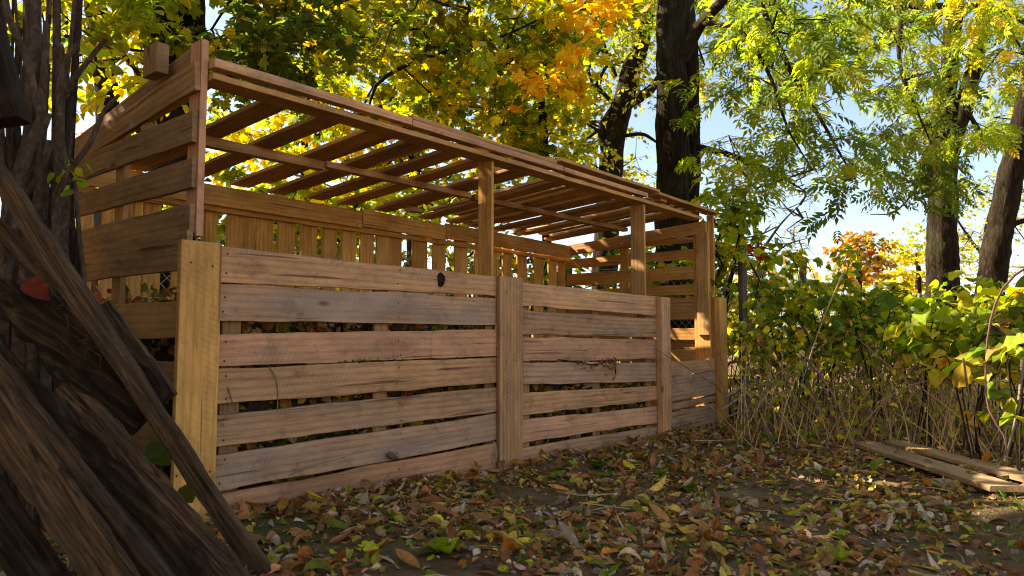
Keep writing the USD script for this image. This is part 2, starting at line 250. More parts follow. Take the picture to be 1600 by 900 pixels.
# ------------------------------------------------------------------ compost bin
bin_ = thing("compost_bin", "long open-roofed compost bin built from pallet boards, standing on the leafy soil", "compost bin", (0, 0, 0))
nails = Bag()
def plank(parent, name, a, b, up, wa, t, mats, wb=None, wob=0.004, n=None, anchor=0.0, off=None, label=None, nail=None, bow=0.0, chip=0.0, ends=0.0):
    """A sawn board from a to b (middle of its width); anchor +0.5 puts a-b on its outer face, which looks along x cross up."""
    a, b = np.asarray(a, float), np.asarray(b, float)
    L = np.linalg.norm(b - a); x = (b - a) / L
    y = np.asarray(up, float) - x * (np.asarray(up, float) @ x); y /= np.linalg.norm(y); z = np.cross(x, y)
    wb = wa if wb is None else wb
    n = n or max(3, min(22, int(L / 0.09)))
    s = np.linspace(0, 1, n + 1); sd = int(rng.integers(1e6))
    nz = lambda k, fr: meshkit.fbm(np.stack([s * L * fr, np.full(n + 1, k * 7.3), np.zeros(n + 1)], -1), 3, sd) - 0.5
    h = (wa + (wb - wa) * s) / 2
    top, bot = h + nz(1, 4) * wob * 2 + nz(5, 22) * chip, -h + nz(2, 4) * wob * 2 + nz(6, 22) * chip
    cz = nz(3, 1.5) * wob * 1.6 + bow * (1 - (2 * s - 1) ** 2)
    c = min(0.0028, t * 0.2)
    ring = np.stack([np.stack([bot + c, bot, bot, bot + c, top - c, top, top, top - c], 1), np.broadcast_to(A([t / 2, t / 2 - c, -t / 2 + c, -t / 2, -t / 2, -t / 2 + c, t / 2 - c, t / 2]), (n + 1, 8)) + cz[:, None]], -1)
    o = A([rng.uniform(-40, 40), rng.uniform(-20, 20), rng.uniform(-20, 20)]) if off is None else A(off)
    xs = np.repeat((s * L)[:, None], 8, 1)
    if ends:
        e = (meshkit.fbm(np.stack([ring[0, :, 0] * 60, np.full(8, sd % 97), ring[0, :, 1] * 60], -1), 2) - 0.5) * ends
        xs[0] += e; xs[-1] -= e[::-1]
    v = np.concatenate([xs[..., None], ring], -1).reshape(-1, 3)
    i, j = np.meshgrid(np.arange(n), np.arange(8), indexing="ij")
    f = np.stack([i * 8 + j, (i + 1) * 8 + j, (i + 1) * 8 + (j + 1) % 8, i * 8 + (j + 1) % 8], -1).reshape(-1, 4)
    f = np.vstack([f[:, [0, 1, 2]], f[:, [0, 2, 3]], [[0, k, k + 1] for k in range(1, 7)], [[n * 8, n * 8 + k + 1, n * 8 + k] for k in range(1, 7)]])
    org = a - z * t * anchor
    fr = np.eye(4); fr[0, :3], fr[1, :3], fr[2, :3] = x, y, z
    fr[3, :3] = org - (x * o[0] + y * o[1] + z * o[2])
    mt = mats if not isinstance(mats, list) else mats[int(rng.integers(len(mats)))]
    for q in nail or ():
        for yy in (-0.28, 0.25):
            p = org + x * (q * L + rng.normal() * 0.008) + y * (yy * wa + rng.normal() * 0.008) + z * (t / 2 + 0.0012 + float(np.interp(q, s, cz)))
            g = np.arange(6) * np.pi / 3; rr = 0.0045
            nails.add(np.vstack([p + rr * (np.cos(g)[:, None] * x + np.sin(g)[:, None] * y), p + z * 0.0015]), [[k, (k + 1) % 6, 6] for k in range(6)])
    return put(parent, name, v + o, f, mt, smooth=50, frame=fr, label=label)

def front(rows, xa, xb, mats, names="front_board", t=0.022, inner=0.0):
    for k, (tl, tr, bl, br) in enumerate(rows):
        plank(bin_, names, (xa, inner, (tl + bl) / 2), (xb, inner, (tr + br) / 2), (0, 0, 1), tl - bl, t, mats[k % len(mats)], wb=tr - br, anchor=0.5, wob=0.009, n=22, nail=(0.03, 0.55, 0.97), chip=0.005, bow=rng.normal() * 0.002)
WF = W_FRONT
front([(0.996, .981, .857, .879), (.850, .869, .713, .720), (.660, .699, .539, .554), (.532, .547, .399, .406), (.360, .389, .237, .259), (.209, .245, .076, .106), (.065, .092, -.06, -.07)], 0.03, 1.70, [WF[0], WF[3], WF[1], WF[0], WF[2], WF[3], WF[1]])
front([(.964, .950, .832, .815), (.807, .792, .673, .658), (.658, .640, .521, .502), (.517, .475, .391, .338), (.345, .311, .223, .206), (.195, .165, .067, .048), (.042, .021, -.08, -.11)], 1.76, 3.45, [WF[0], WF[2], WF[1], WF[3], WF[0], WF[1], WF[2]])
front([(.470, .492, .371, .392), (.362, .387, .180, .199), (.166, .189, .119, .137), (.100, .126, -.10, -.09)], 3.50, 4.40, [WF[0], WF[3], WF[2], WF[3]])
# knot hole in the top board: a dark knot, proud by a hair
kp = on_y(690, 437, -0.0045)
g = np.linspace(0, 2 * np.pi, 14, endpoint=False)
kr = 1 + 0.1 * np.sin(3 * g + 1) + .06 * np.sin(5 * g)
kv = kp + np.stack([0.024 * kr * np.cos(g), np.zeros(14), 0.036 * kr * np.sin(g)], 1)
put(bin_, "knot", np.vstack([kv, kv * [1, 0, 1] + [0, 0.003, 0], kp + [0.004, 0.0025, -0.005]]), [[k, (k + 1) % 14, 28] for k in range(14)] + [[k, k + 14, (k + 1) % 14] for k in range(14)] + [[(k + 1) % 14, k + 14, (k + 1) % 14 + 14] for k in range(14)], W_OLD[1], smooth=40)
# posts of the front
plank(bin_, "front_post", (-0.035, -0.028, -0.12), (-0.035, -0.028, 1.0), (-1, 0, 0), 0.158, 0.026, W_GOLD[0], anchor=0.5, wob=0.003, label="wide golden post at the near corner", chip=0.002, n=14, nail=(0.25, 0.93))
plank(bin_, "front_post", (1.735, -0.028, -0.16), (1.735, -0.028, 0.985), (-1, 0, 0), 0.2, 0.026, W_FRONT[0], anchor=0.5, wob=0.004, chip=0.004, n=14, nail=(0.6, 0.93))
plank(bin_, "front_post", (3.46, -0.05, -0.2), (3.46, -0.05, 0.95), (-1, 0, 0), 0.135, 0.048, W_FRONT[0], anchor=0.5, wob=0.003, n=14, nail=(0.6, 0.93))
plank(bin_, "front_post", (4.45, -0.05, -0.2), (4.45, -0.05, 0.99), (-1, 0, 0), 0.14, 0.048, W_GOLD[1], anchor=0.5, wob=0.003, n=14)
# inner battens behind the front boards
for x in (0.12, 0.86, 1.62, 1.92, 2.65, 3.33, 3.62, 4.3):
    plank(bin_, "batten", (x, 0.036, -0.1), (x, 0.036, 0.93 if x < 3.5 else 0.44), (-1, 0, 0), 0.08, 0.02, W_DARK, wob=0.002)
# uprights that carry the roof's front beam: boards set edge on
for u, v, Xh, zb, zt, w, mt in ((770, 300, None, -0.1, 1.636, 0.1, W_GOLD[1]), (1007.5, 350, None, -0.1, 1.630, 0.115, W_BROWN[0])):
    Xh = on_y(u, v, 0.05)[0]
    plank(bin_, "upright", (Xh, 0.05 + w / 2, zb), (Xh, 0.05 + w / 2, zt), (0, -1, 0), w, 0.022, mt, wob=0.002, n=14)
# left wall: an upright pallet above, boards below
plank(bin_, "upright", (-0.006, 0.095, 1.03), (-0.006, 0.095, 1.79), (0, -1, 0), 0.09, 0.028, W_FRONT[1], wob=0.003, label="thin upright at the near end of the left wall")
plank(bin_, "upright", (-0.008, 0.75, 0.0), (-0.008, 0.75, 1.62), (0, -1, 0), 0.085, 0.026, W_BROWN[1], wob=0.003)
plank(bin_, "upright", (-0.008, 1.36, 0.0), (-0.008, 1.36, 1.58), (0, -1, 0), 0.09, 0.026, W_BROWN[1], wob=0.003)
plank(bin_, "upright", (-0.04, 0.045, -0.1), (-0.04, 0.045, 0.96), (0, -1, 0), 0.07, 0.03, W_BROWN[0], wob=0.003)
def left(z0n, z1n, z0f, z1f, y0, y1, X, mats):
    plank(bin_, "side_board", (X, y1, (z0f + z1f) / 2), (X, y0, (z0n + z1n) / 2), (0, 0, 1), z1f - z0f, 0.021, mats, wb=z1n - z0n, anchor=0.5, wob=0.006, chip=0.004, nail=(0.47, 0.96), n=18)
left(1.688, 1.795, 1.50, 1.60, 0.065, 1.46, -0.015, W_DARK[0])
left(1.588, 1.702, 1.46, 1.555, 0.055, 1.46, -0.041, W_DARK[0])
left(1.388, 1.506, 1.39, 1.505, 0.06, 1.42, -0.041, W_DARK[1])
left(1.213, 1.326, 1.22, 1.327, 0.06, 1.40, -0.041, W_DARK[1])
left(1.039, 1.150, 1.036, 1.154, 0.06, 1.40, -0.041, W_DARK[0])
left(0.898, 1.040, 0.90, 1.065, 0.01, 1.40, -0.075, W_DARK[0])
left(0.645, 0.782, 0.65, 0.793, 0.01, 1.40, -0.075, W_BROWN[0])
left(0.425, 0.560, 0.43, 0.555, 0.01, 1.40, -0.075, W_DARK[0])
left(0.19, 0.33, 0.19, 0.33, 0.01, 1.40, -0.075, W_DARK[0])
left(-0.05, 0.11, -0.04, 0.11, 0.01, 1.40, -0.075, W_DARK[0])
plank(bin_, "block", (-0.066, 0.33, 1.695), (-0.066, 0.33, 1.815), (0, -1, 0), 0.12, 0.05, W_DARK[0], wob=0.002, label="short block nailed to the top of the left wall")
# roof, near half: boards on a front beam, a middle stringer and the back rail
BX0, BX1 = 0.012, 4.33
plank(bin_, "roof_beam", (BX0, 0.075, 1.648), (2.3, 0.075, 1.646), (0, -1, 0), 0.115, 0.026, W_BROWN[0], wob=0.004, label="flat lower beam along the roof's front edge", n=22, chip=0.004)
plank(bin_, "roof_beam", (2.305, 0.075, 1.646), (BX1 - 0.1, 0.075, 1.640), (0, -1, 0), 0.11, 0.026, W_BROWN[0], wob=0.004, n=22)
plank(bin_, "roof_edge_board", (BX0, 0.03, 1.698), (1.02, 0.03, 1.7), (0, 0, 1), 0.036, 0.05, W_FRONT[0], wob=0.003, n=18)
plank(bin_, "roof_edge_board", (1.03, 0.034, 1.697), (2.28, 0.034, 1.695), (0, 0, 1), 0.034, 0.05, W_FRONT[1], wob=0.003, n=18)
plank(bin_, "roof_edge_board", (2.29, 0.034, 1.693), (3.32, 0.034, 1.688), (0, 0, 1), 0.03, 0.05, W_FRONT[0], wob=0.003, n=18)
zr = lambda y: 1.672 - 0.098 * (y / 1.42)
plank(bin_, "roof_stringer", (0.03, 0.70, zr(.7) - 0.045), (0.99, 0.70, zr(.7) - 0.045), (0, 0, 1), 0.048, 0.05, W_BROWN[0], wob=0.003)
plank(bin_, "roof_stringer", (1.03, 0.72, zr(.7) - 0.025), (2.18, 0.72, zr(.7) - 0.025), (0, 0, 1), 0.036, 0.05, W_BROWN[0], wob=0.003)
plank(bin_, "roof_stringer", (2.2, 0.70, zr(.7) - 0.035), (4.15, 0.70, zr(.7) - 0.028), (0, 0, 1), 0.036, 0.05, W_BROWN[1], wob=0.003)
fb = lambda u: 141 + (u - 325) * 0.3036
slats = [(326, 345)] + [(410, 454), (488, 530), (562, 601), (626, 655), (672, 705), (716, 743), (768, 793), (823, 850), (863, 885), (892, 915), (921, 945), (953, 975), (990, 1010), (1022, 1040), (1052, 1070)]
for k, (ua, ub) in enumerate(slats):
    xa, xb = on_z(ua, fb(ua), 1.65)[0], on_z(ub, fb(ub), 1.65)[0]
    w = min(xb - xa, 0.135) * 0.92; xm = (xa + xb) / 2 - 0.05
    if xm > 4.3: continue
    j1, j2 = rng.normal() * 0.012, rng.normal() * 0.012
    plank(bin_, "roof_slat", (xm + j1, rng.uniform(0.062, 0.07), zr(0)), (xm + j2, 1.45 + rng.uniform(0, 0.05), zr(1.45)), (1, 0, 0), w, 0.021, W_BROWN if k % 3 else W_GOLD, wob=0.004, chip=0.005, n=14)
# second layer over the far half
plank(bin_, "roof_edge_board", (on_y(641, 180, 0.03)[0], 0.06, 1.722), (on_y(866, 245, 0.03)[0], 0.06, 1.722), (0, -1, 0), 0.1, 0.022, W_BROWN[0], wob=0.004, n=18, label="board along the top of the roof edge")
plank(bin_, "roof_edge_board", (on_y(868, 243, 0.03)[0], 0.05, 1.745), (on_y(1030, 300, 0.0)[0], 0.05, 1.738), (0, -1, 0), 0.12, 0.022, W_BROWN[1], wob=0.004, n=18)
plank(bin_, "roof_edge_board", (on_y(1024, 298, 0.0)[0] + .02, 0.035, 1.716), (4.46, 0.03, 1.705), (0, -1, 0), 0.11, 0.022, W_BROWN[0], wob=0.004, n=18)
bumps = [(644, 678), (706, 733), (757, 780), (800, 824), (844, 864), (875, 899), (917, 935), (951, 967), (983, 1001), (1012, 1030), (1033, 1048), (1053, 1063), (1072, 1084), (1090, 1099)]
for k, (ua, ub) in enumerate(bumps):
    um = (ua + ub) / 2; vm = 180 + (um - 641) * 0.305
    p = on_z(um, vm, 1.745)
    xm = min(p[0], 4.42); w = 0.085 + 0.02 * rng.random()
    dz = 0.022 if ua > 870 and ua < 1025 else (0.0 if ua < 870 else -0.014)
    plank(bin_, "roof_slat", (xm, 0.07 + rng.uniform(-.02, .02), 1.7345 + dz), (xm + rng.normal() * 0.01, 1.5, 1.632 + dz), (1, 0, 0), w, 0.021, W_BROWN, wob=0.004, chip=0.006, n=14)
for xm in (2.35, 3.0, 3.6, 4.2):
    plank(bin_, "block", (xm - 0.05, 0.07, 1.697), (xm + 0.05, 0.07, 1.695), (0, -1, 0), 0.08, 0.026 if xm > 2.9 else 0.022, W_BROWN[1], wob=0.002)
    plank(bin_, "block", (xm - 0.05, 1.44, 1.606), (xm + 0.05, 1.44, 1.606), (0, -1, 0), 0.08, 0.03, W_BROWN[1], wob=0.002)
# back wall: rail boards and pickets
YB = 1.40
for xa, xb in ((0.0, 1.838), (1.844, 2.648), (2.655, 4.34)):
    plank(bin_, "back_rail", (xa, YB, 1.483), (xb, YB, 1.468), (0, 0, 1), 0.118, 0.022, W_GOLD, wob=0.004, anchor=0.5, n=18, nail=(.03, .5, .97))
plank(bin_, "back_rail", (0.0, YB + 0.045, 1.405), (4.34, YB + 0.045, 1.395), (0, 0, 1), 0.034, 0.024, W_GOLD, wob=0.003, label="narrow lower rail of the back wall", n=20)
plank(bin_, "back_rail", (0.0, YB + 0.045, 0.5), (4.34, YB + 0.045, 0.5), (0, 0, 1), 0.09, 0.02, W_BROWN, wob=0.003)
pk = [(0.07, 0.15), (.19, .28), (.307, .34), (.34, .397), (.404, .504), (.56, .65), (.732, .826), (.886, 1.074), (1.075, 1.198), (1.235, 1.36), (1.394, 1.517), (1.557, 1.676), (1.713, 1.838), (1.877, 2.002), (2.02, 2.144), (2.145, 2.274), (2.37, 2.528), (2.582, 2.721), (2.822, 2.971), (3.06, 3.18), (3.25, 3.36), (3.412, 3.532), (3.611, 3.746), (3.848, 3.992), (4.06, 4.19), (4.21, 4.33)]
for k, (xa, xb) in enumerate(pk):
    plank(bin_, "picket", ((xa + xb) / 2, YB + 0.07, -0.06), ((xa + xb) / 2 + rng.normal() * 0.004, YB + 0.07, 1.45 + rng.normal() * 0.008), (-1, 0, 0), (xb - xa) * 0.97, 0.02, W_GOLD, wob=0.004, chip=0.004, anchor=0.5, n=14)
# right wall
XR = 4.362
def right(z0f, z1f, z0n, z1n, y0, y1, X, mats):
    plank(bin_, "side_board", (X, y1, (z0f + z1f) / 2), (X, y0, (z0n + z1n) / 2), (0, 0, -1), z1f - z0f, 0.021, mats, wb=z1n - z0n, anchor=0.5, wob=0.005, chip=0.003, n=16, nail=(0.4, 0.94))
right(1.431, 1.536, 1.529, 1.625, 0.03, 1.46, XR - 0.028, W_BROWN[0])
right(1.463, 1.506, 1.463, 1.506, 0.03, 1.46, XR, W_BROWN[0])
for z0, z1, mt in ((1.318, 1.404, W_GOLD[1]), (1.15, 1.262, W_GOLD[1]), (1.02, 1.105, W_GOLD[1]), (.812, .992, W_BROWN[0]), (.64, .738, W_GOLD[1]), (.45, .562, W_GOLD[0]), (.24, .36, W_GOLD[1]), (.02, .16, W_GOLD[1])):
    right(z0, z1, z0, z1, 0.02, 1.46, XR, mt)
right(.563, .637, .563, .637, 0.02, 1.46, XR + 0.03, W_BROWN[1])
plank(bin_, "upright", (XR - 0.012, 0.83, 0.0), (XR - 0.012, 0.83, 1.46), (0, -1, 0), 0.085, 0.022, W_GOLD[1], wob=0.002)
plank(bin_, "upright", (XR - 0.036, 0.07, 0.682), (XR - 0.036, 0.07, 1.535), (0, -1, 0), 0.105, 0.022, W_BROWN[0], wob=0.002)
plank(bin_, "upright", (XR - 0.012, 0.086, -0.1), (XR - 0.012, 0.086, 1.62), (0, -1, 0), 0.14, 0.022, W_GOLD[1], wob=0.002)
plank(bin_, "upright", (4.405, 0.03, -0.1), (4.405, 0.03, 1.68), (0, -1, 0), 0.06, 0.022, W_GOLD[1], wob=0.002)
nails.build(bin_, "nails", IRON, kind="stuff")

# ------------------------------------------------------------------ leaves: templates
def blade(prof, n=6, fold=0.25, curl=0.3, twist=0.0, wav=0.0):
    """A single leaf of length 1 along x, half-width prof(s); three points per station."""
    s = np.linspace(0, 1, n + 1); w = prof(s)
    a = curl * 2.0 * (s - 0.3)
    x = np.concatenate([[0], np.cumsum(np.cos(a[1:]) / n)]); z = np.concatenate([[0], np.cumsum(-np.sin(a[1:]) / n)])
    tw = twist * s; wz = wav * np.sin(s * 11)
    V = []
    for k in (-1, 0, 1):
        V.append(np.stack([x, k * w * np.cos(tw + fold * k * 0), z + abs(k) * w * fold + k * w * np.sin(tw) + k * wz * w], 1))
    v = np.concatenate(V); m_ = n + 1; f = []
    for i in range(n):
        for r in (0, 1):
            q = [r * m_ + i, r * m_ + i + 1, (r + 1) * m_ + i + 1, (r + 1) * m_ + i]
            f += [[q[0], q[1], q[2]], [q[0], q[2], q[3]]]
    return v, A(f)
lance = lambda s: 0.16 * np.sin(np.pi * np.clip(s, 0, 1) ** 0.85) ** 0.9 + 0.004
ovate = lambda s: 0.33 * np.sin(np.pi * np.clip(s, 0, 1) ** 0.7) ** 0.85 + 0.004
heart = lambda s: 0.42 * np.sin(np.pi * np.clip(s * 0.97 + 0.03, 0, 1) ** 0.62) ** 0.8 + 0.004
def maple(cup=0.12, seed=0):
    r_ = np.random.default_rng(seed)
    ang = np.radians([180, 150, 128, 112, 88, 70, 52, 40, 27, 17, 0]); rad = A([0.10, 0.30, 0.42, 0.30, 0.55, 0.62, 0.36, 0.62, 0.44, 0.52, 0.72])
    ang = np.concatenate([ang, -ang[1:-1][::-1]]); rad = np.concatenate([rad, rad[1:-1][::-1]])
    x, y = rad * np.cos(ang) + 0.25, rad * np.sin(ang)
    z = -cup * (rad ** 2) * 1.6 + r_.normal(0, 0.03, len(rad))
    v = np.vstack([np.stack([x, y, z], 1), [0.2, 0, 0.02]]); n = len(x)
    return v, A([[k, (k + 1) % n, n] for k in range(n)])
def pinnate(pairs=4, ll=0.42, droop=0.5, seed=0):
    r_ = np.random.default_rng(seed); V, Fc, k = [], [], 0
    def leaflet(o, d, L):
        nonlocal k
        d = d / np.linalg.norm(d); sd = np.cross([0, 0, 1.0], d); sd /= np.linalg.norm(sd); nn = np.cross(d, sd)
        w = L * 0.2
        V.extend([o, o + d * L * 0.4 + sd * w + nn * w * 0.3, o + d * L * 0.45, o + d * L * 0.4 - sd * w + nn * w * 0.3, o + d * L - nn * L * 0.12])
        Fc.extend([[k, k + 2, k + 1], [k + 1, k + 2, k + 4], [k, k + 3, k + 2], [k + 2, k + 3, k + 4]]); k += 5
    P = lambda s: A([s * (1 - 0.15 * droop * s), 0, -droop * 0.5 * s * s])
    for q in range(pairs):
        s = 0.25 + 0.62 * q / max(1, pairs - 1)
        for sg in (-1, 1):
            leaflet(P(s), A([0.75, sg, -0.25 + r_.normal() * 0.15]), ll * (0.85 + 0.2 * r_.random()))
    leaflet(P(0.95), A([1, 0.05, -0.5]), ll)
    w = 0.008
    V.extend([A([0, -w, 0]), A([0, w, 0]), P(0.5) + A([0, w, 0]), P(0.5) - A([0, w, 0]), P(1.0)])
    Fc.extend([[k, k + 1, k + 2], [k, k + 2, k + 3], [k + 3, k + 2, k + 4]])
    return A(V), A(Fc)
T = {"maple": [maple(c, s) for s, c in enumerate((0.05, 0.2, 0.35))], "ash": [pinnate(p, 0.4, d, s) for s, (p, d) in enumerate(((4, .3), (5, .7), (4, 1.0)))],
     "ovate": [blade(ovate, 4, f, c) for f, c in ((.2, .3), (.35, .6), (.1, .1))], "heart": [blade(heart, 5, f, c, wav=.15) for f, c in ((.2, .5), (.35, .8), (.1, .35))],
     "lance": [blade(lance, 6, f, c, t) for f, c, t in ((.3, .5, .3), (.8, .9, .8), (.15, .2, -.3), (.5, 1.3, .4), (.9, -.5, -.6))],
     "litter_oval": [blade(ovate, 5, f, c, t) for f, c, t in ((.3, .5, .3), (.7, 1.0, .5), (.15, .25, -.3), (.9, -.6, .4))]}
def frames(ax, nrm):
    x = ax / (np.linalg.norm(ax, axis=1, keepdims=True) + 1e-9)
    z = nrm - x * (nrm * x).sum(1, keepdims=True); z /= np.linalg.norm(z, axis=1, keepdims=True) + 1e-9
    return np.stack([x, np.cross(z, x), z], 1)
def leaves(kind, pos, ax, nrm, size, col, r_):
    """Merged leaves. Returns a list of (v, f, c, owner) arrays, one per template."""
    FR = frames(ax, nrm); pick = r_.integers(len(T[kind]), size=len(pos)); out = []
    for t, (tv, tf) in enumerate(T[kind]):
        w = np.nonzero(pick == t)[0]
        if not len(w): continue
        v = np.einsum("kj,nji->nki", tv, FR[w]) * size[w][:, None, None] + pos[w][:, None]
        tip = np.clip(tv[:, 0], 0, 1)[None, :, None]
        c = np.clip(col[w][:, None, :] * (1 - 0.12 * tip + 0.1 * np.abs(tv[:, 1])[None, :, None]), 0, 0.95)
        f = tf[None] + (np.arange(len(w)) * len(tv))[:, None, None]
        out.append((v, tf, np.broadcast_to(c, v.shape), w))
    return out
def put_leaves(parent, kind, pos, ax, nrm, size, col, r_, singles=0, name="leaf", mass="crown", mt=None):
    """The SINGLES largest leaves in view as meshes of their own, the rest as one."""
    mt = mt or LEAF
    L = leaves(kind, pos, ax, nrm, size, col, r_)
    single = set()
    if singles:
        u, v, d = to_px(pos)
        ok = (d > 0.2) & (u > -20) & (u < 1620) & (v > -20) & (v < 920)
        px = np.where(ok, size / np.maximum(d, 0.1), 0)
        single = set(np.argsort(-px)[:min(singles, int(ok.sum()))].tolist())
    B = Bag()
    for v, tf, c, w in L:
        keep = []
        for k, q in enumerate(w):
            if int(q) in single:
                put(parent, name, v[k], tf, mt, col=c[k])
            else:
                keep.append(k)
        if keep:
            n = len(keep); B.add(v[keep].reshape(-1, 3), (tf[None] + (np.arange(n) * v.shape[1])[:, None, None]).reshape(-1, 3), c[keep].reshape(-1, 3))
    return B.build(parent, mass, mt, kind="stuff")
PAL = {  # leaf colours, linear
    "yellow": [(.68, .55, .03), (.6, .5, .03), (.74, .58, .04), (.5, .44, .03)],
    "gold": [(.78, .53, .03), (.74, .54, .035), (.66, .47, .03)],
    "orange": [(.88, .5, .03), (.86, .54, .035), (.82, .42, .025)],
    "lime": [(.36, .42, .028), (.29, .36, .025), (.46, .47, .03)],
    "green": [(.15, .2, .02), (.2, .25, .022), (.12, .17, .018)],
    "dark": [(.08, .11, .013), (.1, .13, .015), (.12, .15, .017)],
    "olive": [(.24, .23, .03), (.3, .26, .03), (.2, .2, .025)],
    "rust": [(.42, .13, .02), (.36, .11, .02), (.5, .2, .025)],
    "red": [(.55, .07, .04), (.45, .06, .03)],
    "ochre": [(.56, .36, .06), (.6, .4, .075), (.46, .29, .05)],
    "brown": [(.38, .17, .055), (.29, .125, .042), (.46, .22, .075), (.22, .1, .036)],
    "tan": [(.55, .38, .22), (.46, .31, .175), (.6, .44, .28)],
    "mauve": [(.22, .135, .1), (.28, .18, .13)]}
def colours(mix, n, r_, jit=0.14):
    names, w = list(mix), A(list(mix.values()), float)
    k = r_.choice(len(names), n, p=w / w.sum())
    c = A([PAL[names[q]][r_.integers(len(PAL[names[q]]))] for q in k])
    return c * np.exp(r_.normal(0, jit, (n, 1))) * np.exp(r_.normal(0, jit * 0.4, (n, 3)))

# ------------------------------------------------------------------ trees
def region(u0, v0, u1, v1, d0, d1, n, mix, r_, gap=0.0, gs=0.012):
    """n twig ends inside a block of air: what is seen between the given picture lines, d0 to d1 metres off."""
    out = []
    while len(out) < n:
        u, v, d = r_.uniform(u0, u1), r_.uniform(v0, v1), r_.uniform(d0, d1)
        if gap and meshkit.noise(A([u * gs, v * gs, d * 0.4]), 17) < gap: continue
        out.append((at(u, v, d), mix))
    return out
def ball(c, rad, n, mix, r_):
    o = []
    while len(o) < n:
        q = r_.uniform(-1, 1, 3)
        if 0.25 < q @ q < 1: o.append((A(c) + q * A(rad), mix))
    return o
def skeleton(nodes, radii_end, targets, bag, r_, sag=0.12, cut=0.004, power=0.5):
    """Grows twigs from a set of limb points to every target, each joined to the nearest wood already there."""
    P = [np.asarray(p, float) for p in nodes]; n0 = len(P); par = [-1] * n0
    D = [min(np.linalg.norm(P[k] - t) for k in range(0, n0)) for t in targets]
    tips = []
    for q in np.argsort(D):
        t = targets[q]; arr = A(P)
        k = int(np.argmin(np.linalg.norm((arr - t) * A([1, 1, 1.25]), axis=1)))
        a = P[k]; L = np.linalg.norm(t - a); m_ = max(1, min(5, int(L / 0.35)))
        last = k
        for s in range(1, m_ + 1):
            w = s / m_
            p = a + (t - a) * w + A([0, 0, 1.0]) * L * sag * 4 * w * (1 - w) * 0.5 + r_.normal(0, 0.03 * L, 3) * (w < 1)
            P.append(p); par.append(last); last = len(P) - 1
        tips.append((q, last))
    cnt = np.zeros(len(P))
    for q, k in tips:
        while k >= 0:
            cnt[k] += 1; k = par[k]
    rad = np.minimum(cut * np.maximum(cnt, 1) ** power, radii_end)
    for k in range(n0, len(P)):
        a, b = P[par[k]], P[k]
        ra = min(rad[par[k]] if par[k] >= n0 else rad[k] * 1.25, rad[k] * 1.5)
        bag.add(*tube([a, b], [ra, rad[k] * 0.95], 5 if rad[k] > 0.006 else 4, cap=False))
def sprays(targets, kind, size, r_, bag, twigs=3, per=9, length=0.45, flat=0.5, droop=0.25):
    """Leafy twigs round each target; returns the leaf arrays."""
    pos, ax, nr, sz, cl = [], [], [], [], []
    for p, mix in targets:
        names = list(mix); wts = A(list(mix.values()), float); own = names[r_.choice(len(names), p=wts / wts.sum())]
        for t in range(twigs):
            d = r_.normal(size=3) * A([1, 1, 0.45]); d[2] -= droop * 0.5; d /= np.linalg.norm(d)
            L = length * r_.uniform(0.6, 1.25); e = p + d * L + A([0, 0, -droop * L * 0.5])
            bag.add(*tube([p, p + d * L * 0.5, e], [0.003, 0.0022, 0.001], 3, cap=False))
            n = max(2, int(per * r_.uniform(0.7, 1.3))); s = r_.uniform(0.15, 1.05, n)
            side = np.cross(d, [0, 0, 1.0]); side /= np.linalg.norm(side) + 1e-9
            sg = np.where(np.arange(n) % 2, 1.0, -1.0)
            q = p + np.outer(s, d) * L + np.outer(s * s, [0, 0, -droop * L * 0.5]) + r_.normal(0, 0.03, (n, 3))
            a = d * 0.7 + np.outer(sg, side) * 0.8 + r_.normal(0, 0.35, (n, 3)) + A([0, 0, -droop])
            pos.append(q); ax.append(a); nr.append(A([0, 0, 1.0]) + r_.normal(0, flat, (n, 3)))
            sz.append(size * np.exp(r_.normal(0, 0.22, n)))
            c = colours({own: 3, **{k: 0.25 for k in names if k != own}}, n, r_)
            cl.append(c)
    return np.vstack(pos), np.vstack(ax), np.vstack(nr), np.concatenate(sz), np.vstack(cl)
def tree(name, label, trunks, limbs, targets, kind, size, seed, group=None, barkm=None, twigs=3, per=9, length=0.45, singles=0, flat=0.5, droop=0.25, cut=0.004, cat="tree", maxr=0.05):
    """trunks, limbs: lists of [(point, radius), ...] from the bottom up."""
    r_ = np.random.default_rng(seed); barkm = barkm or BARK
    b0 = trunks[0][0][0]
    o = thing(name, label, cat, (b0[0], b0[1], float(gz(b0[0], b0[1]))), group)
    nodes = []
    for nm, rows, sides in (("trunk", trunks, 36), ("limb", limbs, 8)):
        for row in rows:
            n = 70 if nm == "trunk" else 12
            P = spline([x[0] for x in row], n); rr = np.interp(np.linspace(0, 1, n), np.linspace(0, 1, len(row)), [x[1] for x in row])
            put(o, nm, *tube(P, rr, sides, rough=0.22 if nm == "trunk" else 0.1, seed=seed), barkm if nm == "trunk" else TWIG, smooth=60)
            nodes += [p for p in (P[n // 3::3] if nm == "trunk" else P[1:])]
    if targets:
        bag = Bag()
        skeleton(nodes, maxr, [t[0] for t in targets], bag, r_, cut=cut)
        if kind:
            arr = sprays(targets, kind, size, r_, bag, twigs, per, length, flat, droop)
        bag.build(o, "branches", TWIG, smooth=True, kind="stuff")
        if kind:
            put_leaves(o, kind, *arr, r_, singles=singles)
    return o
def trunk(rows):                              # [(u, v, d, r)] with the foot put on the ground under the first
    P = [(at(u, v, d), r) for u, v, d, r in rows]
    f = P[0][0].copy(); st = P[1][0] - P[0][0] if len(P) > 1 else A([0, 0, 1.0])
    k = (f[2] + 0.15) / max(st[2], 0.2)
    foot = f - st * min(k, 2.5) * 0.6; foot[2] = float(gz(foot[0], foot[1])) - 0.1
    return [(foot, P[0][1] * 1.35), ((f * 0.45 + foot * 0.55), P[0][1] * 1.08)] + P
